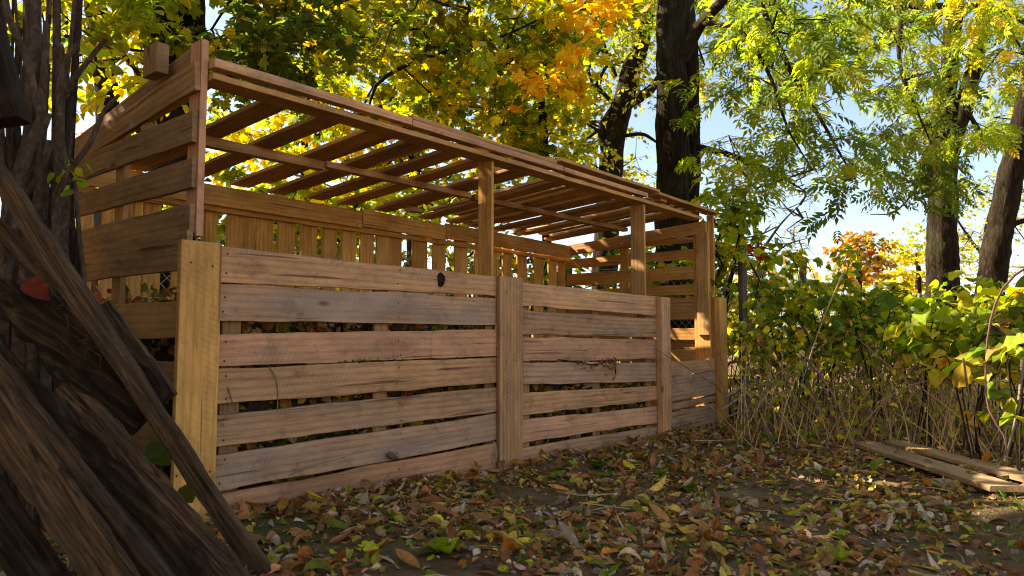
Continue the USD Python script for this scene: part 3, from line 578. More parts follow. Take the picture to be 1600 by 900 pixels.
def up(P, dz, r, dx=0, dy=0):                 # carries a trunk on above the frame
    q = P[-1][0] + A([dx, dy, dz]); return P + [(q, r)]
limb = lambda rows: [(at(u, v, d), r) for u, v, d, r in rows]
rg = lambda s: np.random.default_rng(s)

# T1: the big ash behind the bin's right end
r_ = rg(1)
t1 = up(trunk([(1050, 300, 8, .178), (1050, 150, 8, .165), (1049, 0, 8, .148)]), 3.5, .09, .1, -.2)
t1b = up(trunk([(1074, 310, 8.25, .125), (1077, 180, 8.25, .115), (1074, 60, 8.25, .1)]), 3.0, .06, .5, .4)
l1 = [limb([(1064, 90, 7.95, .09), (1080, 62, 7.8, .075), (1097, 35, 7.6, .06), (1128, 2, 7.2, .05), (1160, -40, 6.9, .04)]),
      limb([(1160, -40, 6.9, .03), (1190, 10, 6.6, .026), (1215, 68, 6.5, .024), (1243, 125, 6.4, .02), (1278, 178, 6.4, .016), (1310, 236, 6.35, .011), (1338, 282, 6.3, .005)]),
      limb([(1097, 35, 7.6, .03), (1135, 40, 7.0, .024), (1167, 58, 6.7, .02), (1205, 122, 6.6, .016), (1230, 200, 6.5, .011), (1270, 265, 6.5, .004)]),
      limb([(1090, 230, 8.0, .04), (1125, 238, 7.8, .032), (1160, 249, 7.6, .026), (1227, 281, 7.3, .012), (1260, 300, 7.2, .005)])]
tg = region(1150, -60, 1215, 130, 6, 8.5, 22, {"lime": 4, "green": 2}, r_) + region(1085, -60, 1150, 150, 8.7, 9.6, 12, {"lime": 3, "green": 2, "yellow": .4}, r_) + region(1190, -60, 1330, 120, 5.8, 8, 20, {"lime": 3, "green": 3}, r_, .4) \
    + region(1120, 120, 1240, 300, 6.2, 8.2, 15, {"lime": 3, "green": 3}, r_, .35) + region(1230, 110, 1345, 285, 6, 7.4, 12, {"green": 3, "lime": 2}, r_, .3) \
    + region(950, -40, 990, 40, 8.6, 9.4, 5, {"lime": 3, "yellow": 2, "green": 1}, r_) + ball((5.9, .8, 6.8), (2.3, 2.3, 1.6), 8, {"lime": 2, "green": 2, "yellow": 1}, r_)
tree("ash_tree", "thick straight dark trunk rising behind the bin's right end, green-yellow feathery leaves", [t1, t1b], l1, tg, "ash", .19, 21, "tall ash trees behind the clearing", twigs=3, per=6, length=.42, flat=.45, droop=.35, singles=120)

# T2: leaning trunk left of it with small olive leaves
r_ = rg(2)
t2 = up(trunk([(955, 250, 10, .155), (972, 170, 10, .135), (990, 100, 10, .125), (1003, 60, 10, .11)]), 2.6, .06, .35, -.3)
l2 = [limb([(978, 165, 10, .08), (1000, 152, 9.9, .075), (1025, 130, 9.8, .06), (1070, 60, 9.7, .045)]), limb([(945, 235, 10, .06), (940, 200, 10, .05), (960, 165, 10, .045)]), limb([(976, 212, 10, .03), (1005, 210, 9.9, .025), (1030, 225, 9.8, .015)]), limb([(962, 120, 10, .03), (940, 60, 10, .025), (915, -20, 10, .02)])]
tg = region(770, 60, 900, 260, 9, 12, 60, {"olive": 3, "lime": 2, "yellow": 1.5}, r_, .42) + region(880, 40, 1030, 290, 9, 12, 68, {"olive": 3, "lime": 2, "yellow": 1}, r_, .42) + region(880, -80, 1040, 60, 9, 12, 46, {"lime": 2, "olive": 2, "green": 2}, r_, .3) + ball((7.2, 2.8, 6.6), (2.4, 2, 1.8), 8, {"lime": 2, "olive": 2}, r_)
tree("hazel_tree", "leaning forked trunk with small olive leaves, seen left of the thick straight trunk", [t2], l2, tg, "ovate", .075, 22, None, twigs=4, per=12, length=.42, flat=.8, cut=.0045)

# T3, T4: the two trunks at the right
r_ = rg(3)
t3 = trunk([(1472, 440, 11, .215), (1473, 300, 11, .2), (1474, 200, 11, .185)])
t3a = up(limb([(1474, 215, 11, .15), (1479, 150, 11, .13), (1487, 60, 11, .115), (1493, -40, 11, .1)]), 2.5, .05, .2, .1)
t3b = up(limb([(1482, 240, 10.95, .14), (1507, 160, 10.9, .12), (1530, 70, 10.8, .1), (1548, -30, 10.7, .085)]), 2.5, .04, .3, -.5)
l3 = [limb([(1492, 0, 10.9, .05), (1460, 30, 10.4, .045), (1430, 52, 10, .04), (1370, 74, 9.6, .03), (1312, 86, 9.2, .015)]),
      limb([(1390, -40, 9.2, .04), (1408, 20, 9, .032), (1404, 85, 8.9, .026), (1418, 140, 8.8, .02), (1440, 190, 8.8, .014), (1456, 226, 8.8, .008)]),
      limb([(1390, -5, 9.5, .05), (1430, 10, 9.5, .045), (1500, 8, 9.6, .04), (1560, 15, 9.7, .035), (1610, 40, 9.8, .03)]),
      limb([(1476, 250, 10.9, .03), (1440, 285, 10.6, .02), (1400, 330, 10.3, .012), (1360, 335, 10, .006)])]
tg = region(1335, -60, 1440, 60, 8, 11, 24, {"olive": 1.5, "green": 2, "lime": 3}, r_, .3) + region(1360, 60, 1480, 230, 8.4, 11, 18, {"green": 2, "olive": 2, "lime": 1}, r_, .42) + region(1460, -20, 1560, 100, 8.5, 10.4, 14, {"yellow": .8, "lime": 4}, r_) + region(1450, 130, 1560, 240, 8.5, 10.5, 7, {"lime": 3, "green": 2, "yellow": .4}, r_, .3) + region(1330, 240, 1470, 330, 8.6, 10, 9, {"green": 2, "dark": 2}, r_, .4)
tree("ash_tree", "dark double-stemmed trunk at the right, forking high among hanging feathery leaves", [t3, t3a, t3b], l3, tg + ball((11, -.8, 7.4), (2.6, 2.2, 1.6), 6, {"lime": 2, "green": 2}, r_), "ash", .21, 23, "tall ash trees behind the clearing", twigs=3, per=6, length=.45, flat=.5, droop=.35)
r_ = rg(4)
t4 = up(trunk([(1548, 440, 11.6, .2), (1568, 330, 11.6, .185), (1590, 230, 11.5, .17), (1612, 120, 11.5, .15)]), 3.2, .06, .5, -.7)
l4 = [limb([(1590, 230, 11.5, .06), (1540, 215, 11, .04), (1510, 170, 10.7, .03)]), limb([(1562, 360, 11.6, .05), (1600, 345, 11.4, .04), (1660, 335, 11.2, .03)])]
tg = region(1560, -60, 1680, 90, 8.5, 12, 24, {"olive": 3, "green": 2, "lime": 2}, r_, .2) + region(1540, 90, 1660, 230, 11.9, 13, 14, {"green": 2, "olive": 2, "lime": 2}, r_, .38)
tree("ash_tree", "single leaning trunk at the right edge, rust-brown bark, under drooping olive leaves", [t4], l4, tg + ball((12.5, -1.8, 7.2), (2.4, 2.2, 1.4), 6, {"lime": 2, "green": 2}, r_), "ash", .21, 24, "tall ash trees behind the clearing", twigs=3, per=6, length=.45, droop=.35)

# T5, T6: trunks at the left, behind the bin
r_ = rg(5)
t5 = up(trunk([(280, 120, 6, .19), (280, 60, 6, .185), (281, -20, 6, .18)]), 3.5, .1, .1, .3)
l5 = [limb([(300, -40, 6, .06), (360, -10, 5.8, .04), (420, -20, 5.6, .03)]), limb([(330, 150, 5.9, .0), (335, 85, 5.9, .014), (385, 55, 5.8, .013), (440, 0, 5.7, .012), (470, -30, 5.6, .01)]), limb([(300, 0, 6, .04), (350, -60, 5.6, .03), (450, -110, 5.4, .02)])]
tg = region(365, -90, 530, 60, 5.2, 7, 38, {"dark": 3, "green": 2, "olive": 1.4, "gold": .8}, r_, .25) + region(330, 40, 480, 150, 5.4, 7, 26, {"dark": 3, "green": 2, "yellow": .8}, r_, .35) + region(180, -90, 250, 30, 5, 6, 8, {"green": 2, "lime": 2}, r_, .35) + ball((1.3, 3.6, 5.8), (2.6, 2.4, 1.4), 24, {"green": 3, "lime": 2, "yellow": 1}, r_)
tree("maple_tree", "stout trunk right behind the near end of the left wall, dark green maple leaves above", [t5], l5[:1] + l5[2:], tg, "maple", .09, 25, None, twigs=3, per=14, length=.42, flat=.55, singles=150)
r_ = rg(6)
t6 = up(trunk([(168, 180, 7, .105), (163, 110, 7, .1), (152, 20, 7, .098), (146, -30, 7, .09)]), 3, .05, -.2, .2)
l6 = [limb([(155, 40, 7, .04), (210, 25, 6.2, .02), (260, 30, 5.8, .012), (200, 10, 6, .01)]), limb([(160, 90, 7, .03), (110, 60, 6.4, .02), (70, 40, 6, .01)])]
tg = region(50, -70, 135, 130, 4.8, 7, 26, {"lime": 3, "yellow": 1.6, "green": 1.6, "olive": 1.5}, r_, .36, .02) + region(180, -40, 245, 160, 5, 7.6, 30, {"yellow": 2, "lime": 2}, r_, .36) + region(240, 60, 320, 160, 7, 9, 9, {"green": 2, "lime": 1}, r_) + ball((.6, 5, 6.2), (2.6, 2.2, 1.5), 24, {"lime": 3, "yellow": 2}, r_)
tree("walnut_tree", "slimmer trunk at the far left with lime yellow leaves, behind the left wall's far end", [t6], l6, tg, "ovate", .095, 26, None, twigs=3, per=9, length=.4, flat=.6, singles=80, droop=.35)

# the wood goes on round the clearing, out of the picture
ROUND = [(-3.4, 1.6, 3.0, 1.8, 190, "leafy tree left of the bin, beyond the brush"), (-5.0, -1.4, 3.0, 1.8, 100, "leafy tree left of the old boards"), (-1.5, 3.6, 3.4, 1.9, 260, "leafy tree behind the brush at the left edge"),
         (-9.5, -10.5, 3.2, 3.0, 120, "golden tree behind the clearing's left end"), (-3.0, -14.5, 3.3, 3.2, 120, "golden tree across the clearing from the bin"), (4.0, -15.0, 3.3, 3.2, 120, "golden tree across the clearing, facing the bin's middle"),
         (11.0, -13.0, 3.3, 3.2, 120, "golden tree across the clearing, facing the loose planks"), (16.0, -8.5, 3.2, 3.0, 110, "golden tree beyond the right end of the thicket")]
for k, (x, y, zc, rad, nn, lab) in enumerate(ROUND):
    r_ = rg(160 + k); z = float(gz(x, y)); far = k > 2; P = [(A([x, y, z - .1]), .16), (A([x + .05, y, z + 2]), .13), (A([x + .1, y + .1, z + 4.8]), .07)]
    tree("beech_tree", lab, [P], [], ball((x, y, zc), (rad, rad, zc - .9), nn, {"gold": 3, "yellow": 3, "ochre": 2, "lime": 1} if far else {"green": 2, "lime": 1, "gold": 2, "ochre": 1}, r_), "ovate", .24 if far else (.17 if k == 2 else .13), 170 + k, None, twigs=3, per=9 if k != 2 else 14, length=.8 if far else .5, flat=.8)

# maples in the middle
r_ = rg(7)
m1 = up(trunk([(478, 140, 9, .04), (480, 90, 9, .038), (476, 30, 9, .035)]), 2.0, .02, .1, .1)
m1b = up(trunk([(497, 145, 9, .035), (500, 90, 9, .033), (515, 10, 9, .03)]), 1.6, .015, .3, .1)
tg = region(440, 60, 640, 200, 8, 10, 40, {"yellow": 2, "gold": 1, "lime": 2, "green": 1.5}, r_, .4) + region(325, 170, 560, 330, 7.5, 10, 46, {"yellow": 3, "lime": 2, "gold": 1, "green": 1}, r_, .3) + region(470, -80, 620, 70, 7, 9.5, 28, {"green": 2, "gold": 1.4, "dark": 1, "lime": 2}, r_, .3)
tree("maple_tree", "slender two-stemmed young maple behind the roof's near half, yellow-green leaves", [m1, m1b], [limb([(478, 120, 9, .02), (440, 90, 9, .015), (410, 75, 9, .01)]), limb([(560, 190, 8.5, .012), (575, 150, 8.4, .012), (600, 110, 8.2, .01)])], tg, "maple", .095, 27, None, twigs=3, per=13, length=.45, flat=.65)
r_ = rg(8)
m2 = up(trunk([(648, 170, 9, .075), (649, 110, 9, .072), (650, 40, 9, .068), (652, -40, 9, .06)]), 2.5, .03, .1, .2)
l8 = [limb([(649, 140, 8.9, .03), (600, 165, 8.4, .022), (560, 180, 8, .01)]), limb([(575, 175, 7.2, .008), (590, 130, 7.1, .02), (640, 100, 7, .018), (700, 80, 6.8, .015), (790, 55, 6.6, .012), (900, 0, 6.4, .006)]),
      limb([(660, 172, 8, .02), (700, 165, 7.8, .015), (760, 168, 7.6, .008)]), limb([(650, 20, 9, .04), (720, -20, 8, .03), (830, -30, 7, .02)])]
tg = region(560, -80, 780, 110, 6, 9, 60, {"gold": 1.1, "yellow": 1.6, "green": 2.4, "lime": 2, "olive": 1.6}, r_, .28) + region(620, 90, 800, 215, 6.8, 9, 50, {"yellow": 1.8, "lime": 2.6, "gold": .7, "green": 1.6, "olive": 1.2}, r_, .22) + region(760, -60, 900, 130, 6.4, 8.5, 40, {"gold": .6, "lime": 3, "yellow": 2.2, "green": 1.6}, r_, .3) + region(540, 190, 780, 330, 8, 10, 40, {"yellow": 3, "lime": 2, "gold": 1, "green": 1.4}, r_, .3) + ball((3.2, 4.3, 6.0), (2.8, 2.4, 1.4), 12, {"yellow": 2, "gold": 1, "green": 1}, r_)
tree("maple_tree", "golden maple with a grey-brown trunk rising over the middle of the roof", [m2], l8, tg, "maple", .088, 28, None, twigs=3, per=14, length=.45, flat=.6, singles=200)
r_ = rg(9)
m3 = up(trunk([(850, 220, 8.6, .05), (843, 130, 8.6, .045), (836, 40, 8.6, .04), (846, -40, 8.6, .035)]), 2, .02, .2, .1)
tg = region(885, -40, 950, 50, 5.8, 6.6, 6, {"orange": 4, "gold": 2}, r_) + region(835, 80, 895, 130, 6, 7, 5, {"orange": 3, "gold": 2, "yellow": 1}, r_) + region(880, -60, 1000, 60, 7.5, 9, 14, {"lime": 3, "green": 2, "yellow": 1}, r_) + region(770, 120, 880, 260, 7.5, 9.2, 34, {"lime": 3, "yellow": 2, "green": 1.5}, r_, .35)
tree("maple_tree", "thin dark-stemmed maple with clusters of vivid orange leaves beside the leaning trunk", [m3], [limb([(840, 30, 8.5, .02), (870, 20, 7, .015), (915, 15, 6.2, .008)]), limb([(842, 100, 8.5, .015), (860, 100, 7.2, .01), (880, 100, 6.6, .006)])], tg, "maple", .095, 29, None, twigs=3, per=10, length=.32, flat=.7, singles=80)

# small orange tree at the far left, bright vine at the fence, bare tree, far trees
r_ = rg(10)
tx = trunk([(190, 330, 8.5, .03), (188, 250, 8.5, .025), (180, 190, 8.5, .015)])
tree("cherry_tree", "small tree with orange and yellow leaves seen over the left wall's low end", [tx], [], region(95, 180, 240, 330, 7.6, 9, 34, {"orange": 3, "yellow": 1.5, "rust": 1}, r_, .3) + region(240, 200, 330, 330, 7.6, 9, 14, {"yellow": 2, "lime": 1}, r_), "ovate", .075, 30, None, per=9, length=.3, flat=.9)
r_ = rg(11)
tx = trunk([(1135, 470, 6.8, .02), (1150, 400, 6.8, .018), (1160, 330, 6.8, .012), (1150, 290, 6.8, .006)])
tree("vine_shrub", "bright green climbing shrub with a few red leaves beside the bin's right end", [tx], [limb([(1150, 400, 6.8, .008), (1180, 380, 6.8, .006), (1205, 350, 6.8, .003)])], region(1105, 290, 1175, 400, 6.2, 7.4, 18, {"green": 2, "lime": 4}, r_) + region(1110, 390, 1200, 470, 6, 7.4, 22, {"green": 2, "lime": 2, "yellow": 1}, r_) + region(1165, 395, 1190, 430, 6.3, 6.6, 1, {"red": 1}, r_), "heart", .075, 31, None, twigs=3, per=6, length=.22, flat=.7, singles=60, cat="shrub")
r_ = rg(12)
tx = trunk([(1190, 470, 13, .06), (1185, 400, 13, .045), (1175, 330, 13, .03), (1165, 250, 13, .015)])
o = tree("bare_tree", "almost leafless tree of fine grey twigs against the sky, left of the gap", [tx], [limb([(1185, 400, 13, .03), (1220, 350, 13, .018), (1250, 320, 13, .008)]), limb([(1187, 420, 13, .03), (1225, 385, 12.6, .018), (1262, 372, 12.4, .006)]), limb([(1180, 360, 13, .02), (1150, 300, 13, .012), (1130, 260, 13, .006)])], region(1110, 215, 1275, 400, 12, 14, 210, {"olive": 1}, r_, .25), "ovate", .035, 32, None, twigs=2, per=3, length=.4, cut=.0038, flat=1)
r_ = rg(13)
tx = trunk([(1342, 440, 24, .1), (1342, 400, 24, .08), (1340, 375, 24, .05)])
tree("red_leaved_tree", "distant round tree with orange-red leaves in the sky gap", [tx], [], ball(at(1342, 408, 24), (.95, .95, .85), 46, {"ochre": 3, "rust": 1.4, "olive": 1.6}, r_), "ovate", .13, 33, None, twigs=4, per=12, length=.5, flat=1)
r_ = rg(14)
tx = trunk([(1435, 450, 26, .1), (1435, 420, 26, .08), (1430, 400, 26, .05)])
tree("yellow_leaved_tree", "distant bright yellow tree just left of the double trunk", [tx], [], ball(at(1432, 412, 26), (1.25, 1.2, 1.3), 60, {"yellow": 3, "lime": 1}, r_), "ovate", .13, 34, None, twigs=4, per=11, length=.5, flat=1)
r_ = rg(15)
tx = trunk([(1530, 470, 15, .06), (1535, 400, 15, .05), (1545, 340, 15, .035), (1560, 290, 15, .02)])
tree("thin_birch", "sparse small-leaved tree between and behind the two right trunks", [tx], [limb([(1535, 400, 15, .03), (1500, 350, 14.6, .02), (1480, 310, 14.4, .01)]), limb([(1545, 340, 15, .03), (1580, 310, 15, .02), (1620, 290, 15, .01)])], region(1480, 270, 1660, 440, 13.5, 16, 110, {"olive": 2, "lime": 2, "yellow": 1.5}, r_, .35), "ovate", .06, 35, None, twigs=3, per=8, length=.4, flat=1)
# bushes behind the back wall
for k, (u, v, d, lab, mix, kind, sz) in enumerate((
        (230, 420, 6.0, "leafy bush seen through the left wall's gaps", {"lime": 2, "green": 2, "yellow": 1.6}, "heart", .085),
        (400, 400, 6.6, "yellow-green bush behind the pickets at the back wall's near end", {"yellow": 3, "lime": 3, "green": 1}, "maple", .11),
        (540, 400, 7.0, "yellow bush behind the pickets left of the first upright", {"yellow": 3, "lime": 2, "green": 2}, "maple", .11),
        (700, 410, 7.4, "green bush behind the pickets beside the first upright", {"lime": 2, "green": 3, "yellow": 1.5}, "ovate", .08),
        (830, 420, 7.8, "dark green bush behind the bin's back right corner", {"green": 3, "dark": 2, "lime": 1}, "ovate", .07),
        (950, 430, 8.4, "green bush seen through the right wall's upper gaps", {"green": 3, "lime": 2}, "ovate", .08),
        (1060, 430, 8.0, "yellow-green bush seen through the right wall beside its near upright", {"lime": 3, "yellow": 2, "green": 1}, "heart", .09))):
    r_ = rg(40 + k)
    w = 95 * 7 / d
    tx = trunk([(u, 490, d, .02), (u + 8, 440, d, .016), (u - 5, 380, d, .008)])
    tree("bush", lab, [tx], [], region(u - w, 285 if u < 800 else 375, u + w, 560, d - .7, d + .8, 75 if u < 800 else 48, mix, r_, .2), kind, sz, 50 + k, None, twigs=3, per=8, length=.26, flat=.8, cat="bush")
# far off belt of trees and scrub that closes the horizon
r_ = rg(60); n = 26000
az = np.radians(r_.uniform(-75, 155, n)); dist = r_.uniform(34, 60, n)
p = np.stack([C[0] + np.cos(az) * dist, C[1] + np.sin(az) * dist], 1)
hh = 1.2 + 4.2 * meshkit.fbm(np.stack([az * 9, 0 * az, 0 * az], 1), 4, 4) ** 1.1
p = np.column_stack([p, hh * r_.random(n) ** 0.8 * 1.0])
put_leaves(None, "ovate", p, r_.normal(size=(n, 3)), r_.normal(size=(n, 3)) + [0, 0, .5], r_.uniform(.3, .7, n), colours({"olive": 3, "green": 3, "brown": 2, "lime": 1.5, "ochre": 1.5, "dark": 2}, n, r_), r_, mass="distant_trees")
tag(stage.GetPrimAtPath("/World/distant_trees"), "hazy belt of far trees and scrub along the horizon", "trees")

# ------------------------------------------------------------------ wire fence behind the bin and off to the right
fe = thing("wire_fence", "grey wooden fence posts strung with diamond wire mesh behind the bin", "fence", (4.7, 1.9, 0))
corner = A([[-2.5, 2.05], [5.05, 1.95], [5.0, -0.1], [7.02, .14], [10.45, .22], [14.0, .3]])
pp = [(-2.4, 2.05), (0.35, 2.02), (2.9, 1.98), (5.05, 1.95), (4.74, -.1), (7.01, .14), (10.46, .22), (13.9, .3)]
for x, y in pp:
    z0 = float(gz(x, y)); rr = .038 if x < 12 else .04
    put(fe, "post", *tube([(x, y, z0 - .2), (x, y, .8), (x + .01, y, 1.47), (x + .01, y, 1.5)], [rr, rr, rr, rr * .75], 10, rough=.08, seed=int(x * 10 + 50)), POSTM, smooth=50)
wb = Bag()
for (xa, ya), (xb, yb) in zip(corner[:-1], corner[1:]):
    if abs(xb - xa) < .1 : pass
    L = math.hypot(xb - xa, yb - ya); e = A([(xb - xa) / L, (yb - ya) / L, 0]); o0 = A([xa, ya, 0.0]); H = 1.3
    for s in np.arange(-H, L, .075):
        for sg in (1, -1):
            a0, a1 = max(s, 0), min(s + H, L)
            if a1 - a0 < .02: continue
            z0, z1 = (a0 - s, a1 - s) if sg > 0 else (H - (a0 - s), H - (a1 - s))
            wb.add(*tube([o0 + e * a0 + A([0, 0, z0 + .04]), o0 + e * a1 + A([0, 0, z1 + .04])], .0016, 3, cap=False))
    for z in (.05, .7, 1.36):
        wb.add(*tube([o0 + A([0, 0, z]), o0 + e * L + A([0, 0, z])], .002, 3, cap=False))
wb.build(fe, "wire_mesh", STEEL, kind="stuff")

# ------------------------------------------------------------------ shrubs on the right
def shrub(name, label, foot, h, spread, nst, per, size, mix, seed, singles=0, group=None, kind="heart", low=.4, lean=(0, 0), caner=.006, cat="shrub"):
    r_ = np.random.default_rng(seed)
    z0 = float(gz(foot[0], foot[1])); base_ = A([foot[0], foot[1], z0])
    o = thing(name, label, cat, base_, group)
    pos, ax, nr, sz, cl = [], [], [], [], []; tw = Bag()
    for s in range(nst):
        g_ = r_.uniform(0, 2 * np.pi); sp = spread * r_.uniform(.3, 1); hh_ = h * r_.uniform(.65, 1.08)
        d = A([math.cos(g_), math.sin(g_), 0]) * sp + A([*lean, 0])
        P = spline([base_ + r_.normal(0, .04, 3) * [1, 1, 0] - [0, 0, .03], base_ + d * .25 + A([0, 0, hh_ * .5]), base_ + d * .7 + A([0, 0, hh_ * .9]), base_ + d * 1.15 + A([0, 0, hh_ * r_.uniform(.85, 1.05)])], 10)
        put(o, "stem", *tube(P, np.linspace(caner, caner * .35, 10), 5, cap=False), BARK_GREY if r_.random() < .5 else TWIG, smooth=True)
        for q in range(per):
            t = low + (1.05 - low) * r_.random() ** .8; k = min(t, 1) * 9; p = P[int(k)] + (P[min(int(k) + 1, 9)] - P[int(k)]) * (k % 1)
            out = A([*r_.normal(0, 1, 2), r_.uniform(-.2, .5)]); out /= np.linalg.norm(out)
            e = p + out * size * r_.uniform(.5, 1.4)
            tw.add(*tube([p, (p + e) / 2 + [0, 0, .01], e], .0016, 3, cap=False))
            for m_ in range(r_.integers(1, 4)):
                dd = out + r_.normal(0, .7, 3) * [1, 1, .4] + [0, 0, -.45]
                pos.append(e); ax.append(dd); nr.append(A([0, 0, 1.0]) + r_.normal(0, .4, 3)); sz.append(size * math.exp(r_.normal(0, .22)))
        n = len(pos)
    cl = colours(mix, len(pos), r_, .18)
    tw.build(o, "twigs", TWIG, kind="stuff")
    put_leaves(o, kind, A(pos), A(ax), A(nr), A(sz), cl, r_, singles=singles, mass="foliage")
    return o
MIXR = {"green": 1.4, "lime": 5, "yellow": 2.6}
ORD = "first second third fourth fifth sixth seventh eighth ninth tenth eleventh twelfth".split()
k = 0
for u, v, d in [(1140, 0, 6.5), (1185, 0, 7.0), (1225, 0, 6.6), (1262, 0, 7.4), (1300, 0, 6.4), (1335, 0, 7.2), (1372, 0, 6.6), (1415, 0, 7.0), (1455, 0, 6.4), (1500, 0, 7.0), (1545, 0, 6.5), (1590, 0, 7.2)]:
    p = at(u, 600, d); h = (.64 + (531 - (432 if u < 1240 else 418)) / 1150 * d) * rg(u).uniform(.68, 1.22)
    shrub("leafy_shrub", f"bushy shrub with green and yellow leaves along the fence, {ORD[k]} from the bin", p[:2], h, .55, 6, 18, .08, MIXR, 100 + k, singles=20, group="shrubs of the thicket by the fence", low=.15); k += 1
front_sh = [(1245, 645, .92, "low green and yellow shrub closest to the bin's far right post", {"lime": 4, "green": 1, "yellow": 2}, .075),
            (1290, 655, 1.02, "shrub with drooping mid green leaves beneath the distant red tree", {"green": 2, "lime": 4, "yellow": 1.5}, .085),
            (1372, 672, 1.08, "tall shrub with dark green leaves in front of the third fence post", {"green": 4, "dark": .6, "lime": 3}, .095),
            (1440, 690, .98, "shrub with large green leaves under the double trunk", {"green": 2, "lime": 4, "yellow": 1.5}, .1),
            (1520, 705, .95, "shrub with broad yellow-green leaves behind the loose planks", {"lime": 4, "green": 1, "yellow": 2}, .1),
            (1610, 715, 1.02, "dark leafy shrub at the right edge beyond the loose planks", {"green": 3, "dark": .6, "lime": 3, "ochre": 1}, .11)]
for q, (u, v, h, lab, mix, sz) in enumerate(front_sh):
    p = on_z(u, v, -.04)
    shrub("broad_leaved_shrub", lab, p[:2], h, .45, 6, 14, sz, mix, 130 + q, singles=55, low=.42 if q < 5 else .25, lean=(-.05, -.1))
p = at(1500, 700, 3.9)
shrub("bramble", "bramble hung with big ragged yellow leaves above the loose planks", p[:2] + [.25, 0], .62, .35, 3, 6, .105, {"ochre": 4, "yellow": 3, "lime": 2}, 150, singles=40, low=.35, lean=(-.12, .05))
p = at(1590, 720, 3.7)
shrub("bramble", "green bramble in the lower right corner of the thicket, leaves nearest the camera", p[:2], .75, .3, 4, 8, .095, {"green": 4, "lime": 2, "ochre": 1}, 151, singles=50, low=.2)
# dry stalks and sticks in the thicket
r_ = rg(61); B = Bag()
for q in range(950):
    u = r_.uniform(1145, 1640); d = r_.uniform(4.6 if u < 1420 else 4.2, 8.2); p = at(u, 600, d); p[2] = gz(p[0], p[1])
    if on_z(u, 655 if u < 1350 else 690, 0) is None: continue
    h = r_.uniform(.1, .7) * (1 if r_.random() < .8 else 1.3); t = r_.normal(0, .4, 2)
    c = A([[.4, .22, .07], [.3, .16, .05], [.18, .09, .03], [.48, .29, .1], [.1, .055, .02]][r_.integers(5)])
    B.add(*tube([p, p + A([t[0] * h * .5, t[1] * h * .5, h * .55]), p + A([t[0] * h * 1.2, t[1] * h * 1.2, h])], [.0038, .003, .0015], 3, cap=False), c)
o = B.build(None, "dry_stalks", CANE, kind="stuff")
tag(o, "tangle of dry beige stalks at the foot of the thicket", "dry stalks")
n = 4200; u = r_.uniform(1150, 1660, n); d = r_.uniform(4.7, 8.4, n)
p = A([at(a_, 600, b_) for a_, b_ in zip(u, d)]); p[:, 2] = gz(p[:, 0], p[:, 1]) + r_.uniform(.02, .85, n) ** 1.1
put_leaves(None, "ovate", p, r_.normal(0, 1, (n, 3)) - [0, 0, .5], r_.normal(0, .6, (n, 3)) + [0, 0, .8], r_.uniform(.025, .07, n), colours({"ochre": 2, "lime": 3, "yellow": 2.5, "brown": 2, "green": 2}, n, r_, .2), r_, mass="undergrowth")
tag(stage.GetPrimAtPath("/World/undergrowth"), "withered and yellowing small leaves among the thicket's stalks", "undergrowth")
sticks = [([(1250, 548, 4.9), (1290, 600, 4.75), (1322, 650, 4.65), (1352, 692, 4.55)], .006, (.1, .07, .05), "long dark bent cane slanting down to the loose planks", "cane"),
          ([(1320, 420, 4.6), (1278, 520, 4.8), (1238, 650, 5.1)], .005, (.4, .29, .17), "pale thin cane leaning left in the thicket", "cane"),
          ([(1640, 395, 3.6), (1575, 440, 3.65), (1548, 500, 3.7), (1540, 580, 3.7), (1545, 640, 3.65), (1572, 690, 3.6), (1560, 730, 3.6)], .0065, (.13, .05, .035), "reddish brown cane arching down the right edge of the thicket", "cane"),
          ([(1350, 660, 4.4), (1400, 612, 4.3), (1465, 592, 4.2), (1515, 590, 4.1)], .004, (.3, .2, .12), "thin brown stick rising to the right above the loose planks", "stick"),
          ([(1505, 560, 3.9), (1520, 640, 3.95), (1560, 720, 4.0)], .006, (.16, .11, .07), "dark cane bending behind the near end of the loose planks", "cane"),
          ([(1128, 640, 5.6), (1180, 605, 5.8), (1235, 572, 6.2)], .009, (.4, .28, .16), "straight beige stick propped beside the bin's far right post", "stick"),
          ([(1132, 622, 5.7), (1165, 598, 5.8)], .01, (.36, .26, .16), "short beige stick leaning near the bin's far right post", "stick"),
          ([(1135, 652, 5.5), (1200, 625, 5.7), (1260, 602, 6.0)], .007, (.3, .21, .12), "lower brown stick lying slanted near the bin's far right post", "stick"),
          ([(1598, 560, 3.7), (1590, 640, 3.7), (1570, 720, 3.75)], .009, (.2, .15, .11), "grey upright stem at the far right edge", "stem")]
for P, rr, c, lab, nm in sticks:
    Q = spline([at(*x) for x in P], 16)
    v, f = tube(Q, np.linspace(rr, rr * .5, 16), 6)
    tag(put(None, nm, v, f, CANE, col=np.broadcast_to(c, v.shape), smooth=True), lab, nm)

# ------------------------------------------------------------------ loose planks on the ground
fa, na, fb2, nb2 = on_z(1346, 689, 0), on_z(1573, 759.5, 0), on_z(1396, 688.5, -.01), on_z(1600, 741, -.01)
fb2 = fb2 + (fb2 - nb2) * .0; nb2 = nb2 + (nb2 - fb2) * .5
perp = np.cross([0, 0, 1.0], na - fa); perp /= np.linalg.norm(perp)
t = thing("loose_plank", "pale loose plank lying on blocks at the right, the one nearer the bin", "plank", ((fa + na) / 2) * [1, 1, 0] - [0, 0, .04])
plank(t, "board", fa, na, perp, .158, .026, W_LOOSE, wb=.15, anchor=.5, wob=.003, n=18, ends=.01)
t = thing("loose_plank", "second loose plank, behind the other at the right and running out of the picture", "plank", ((fb2 + nb2) / 2) * [1, 1, 0] - [0, 0, .04])
plank(t, "board", fb2, nb2, perp, .13, .026, W_LOOSE, anchor=.5, wob=.003, n=18, ends=.01)
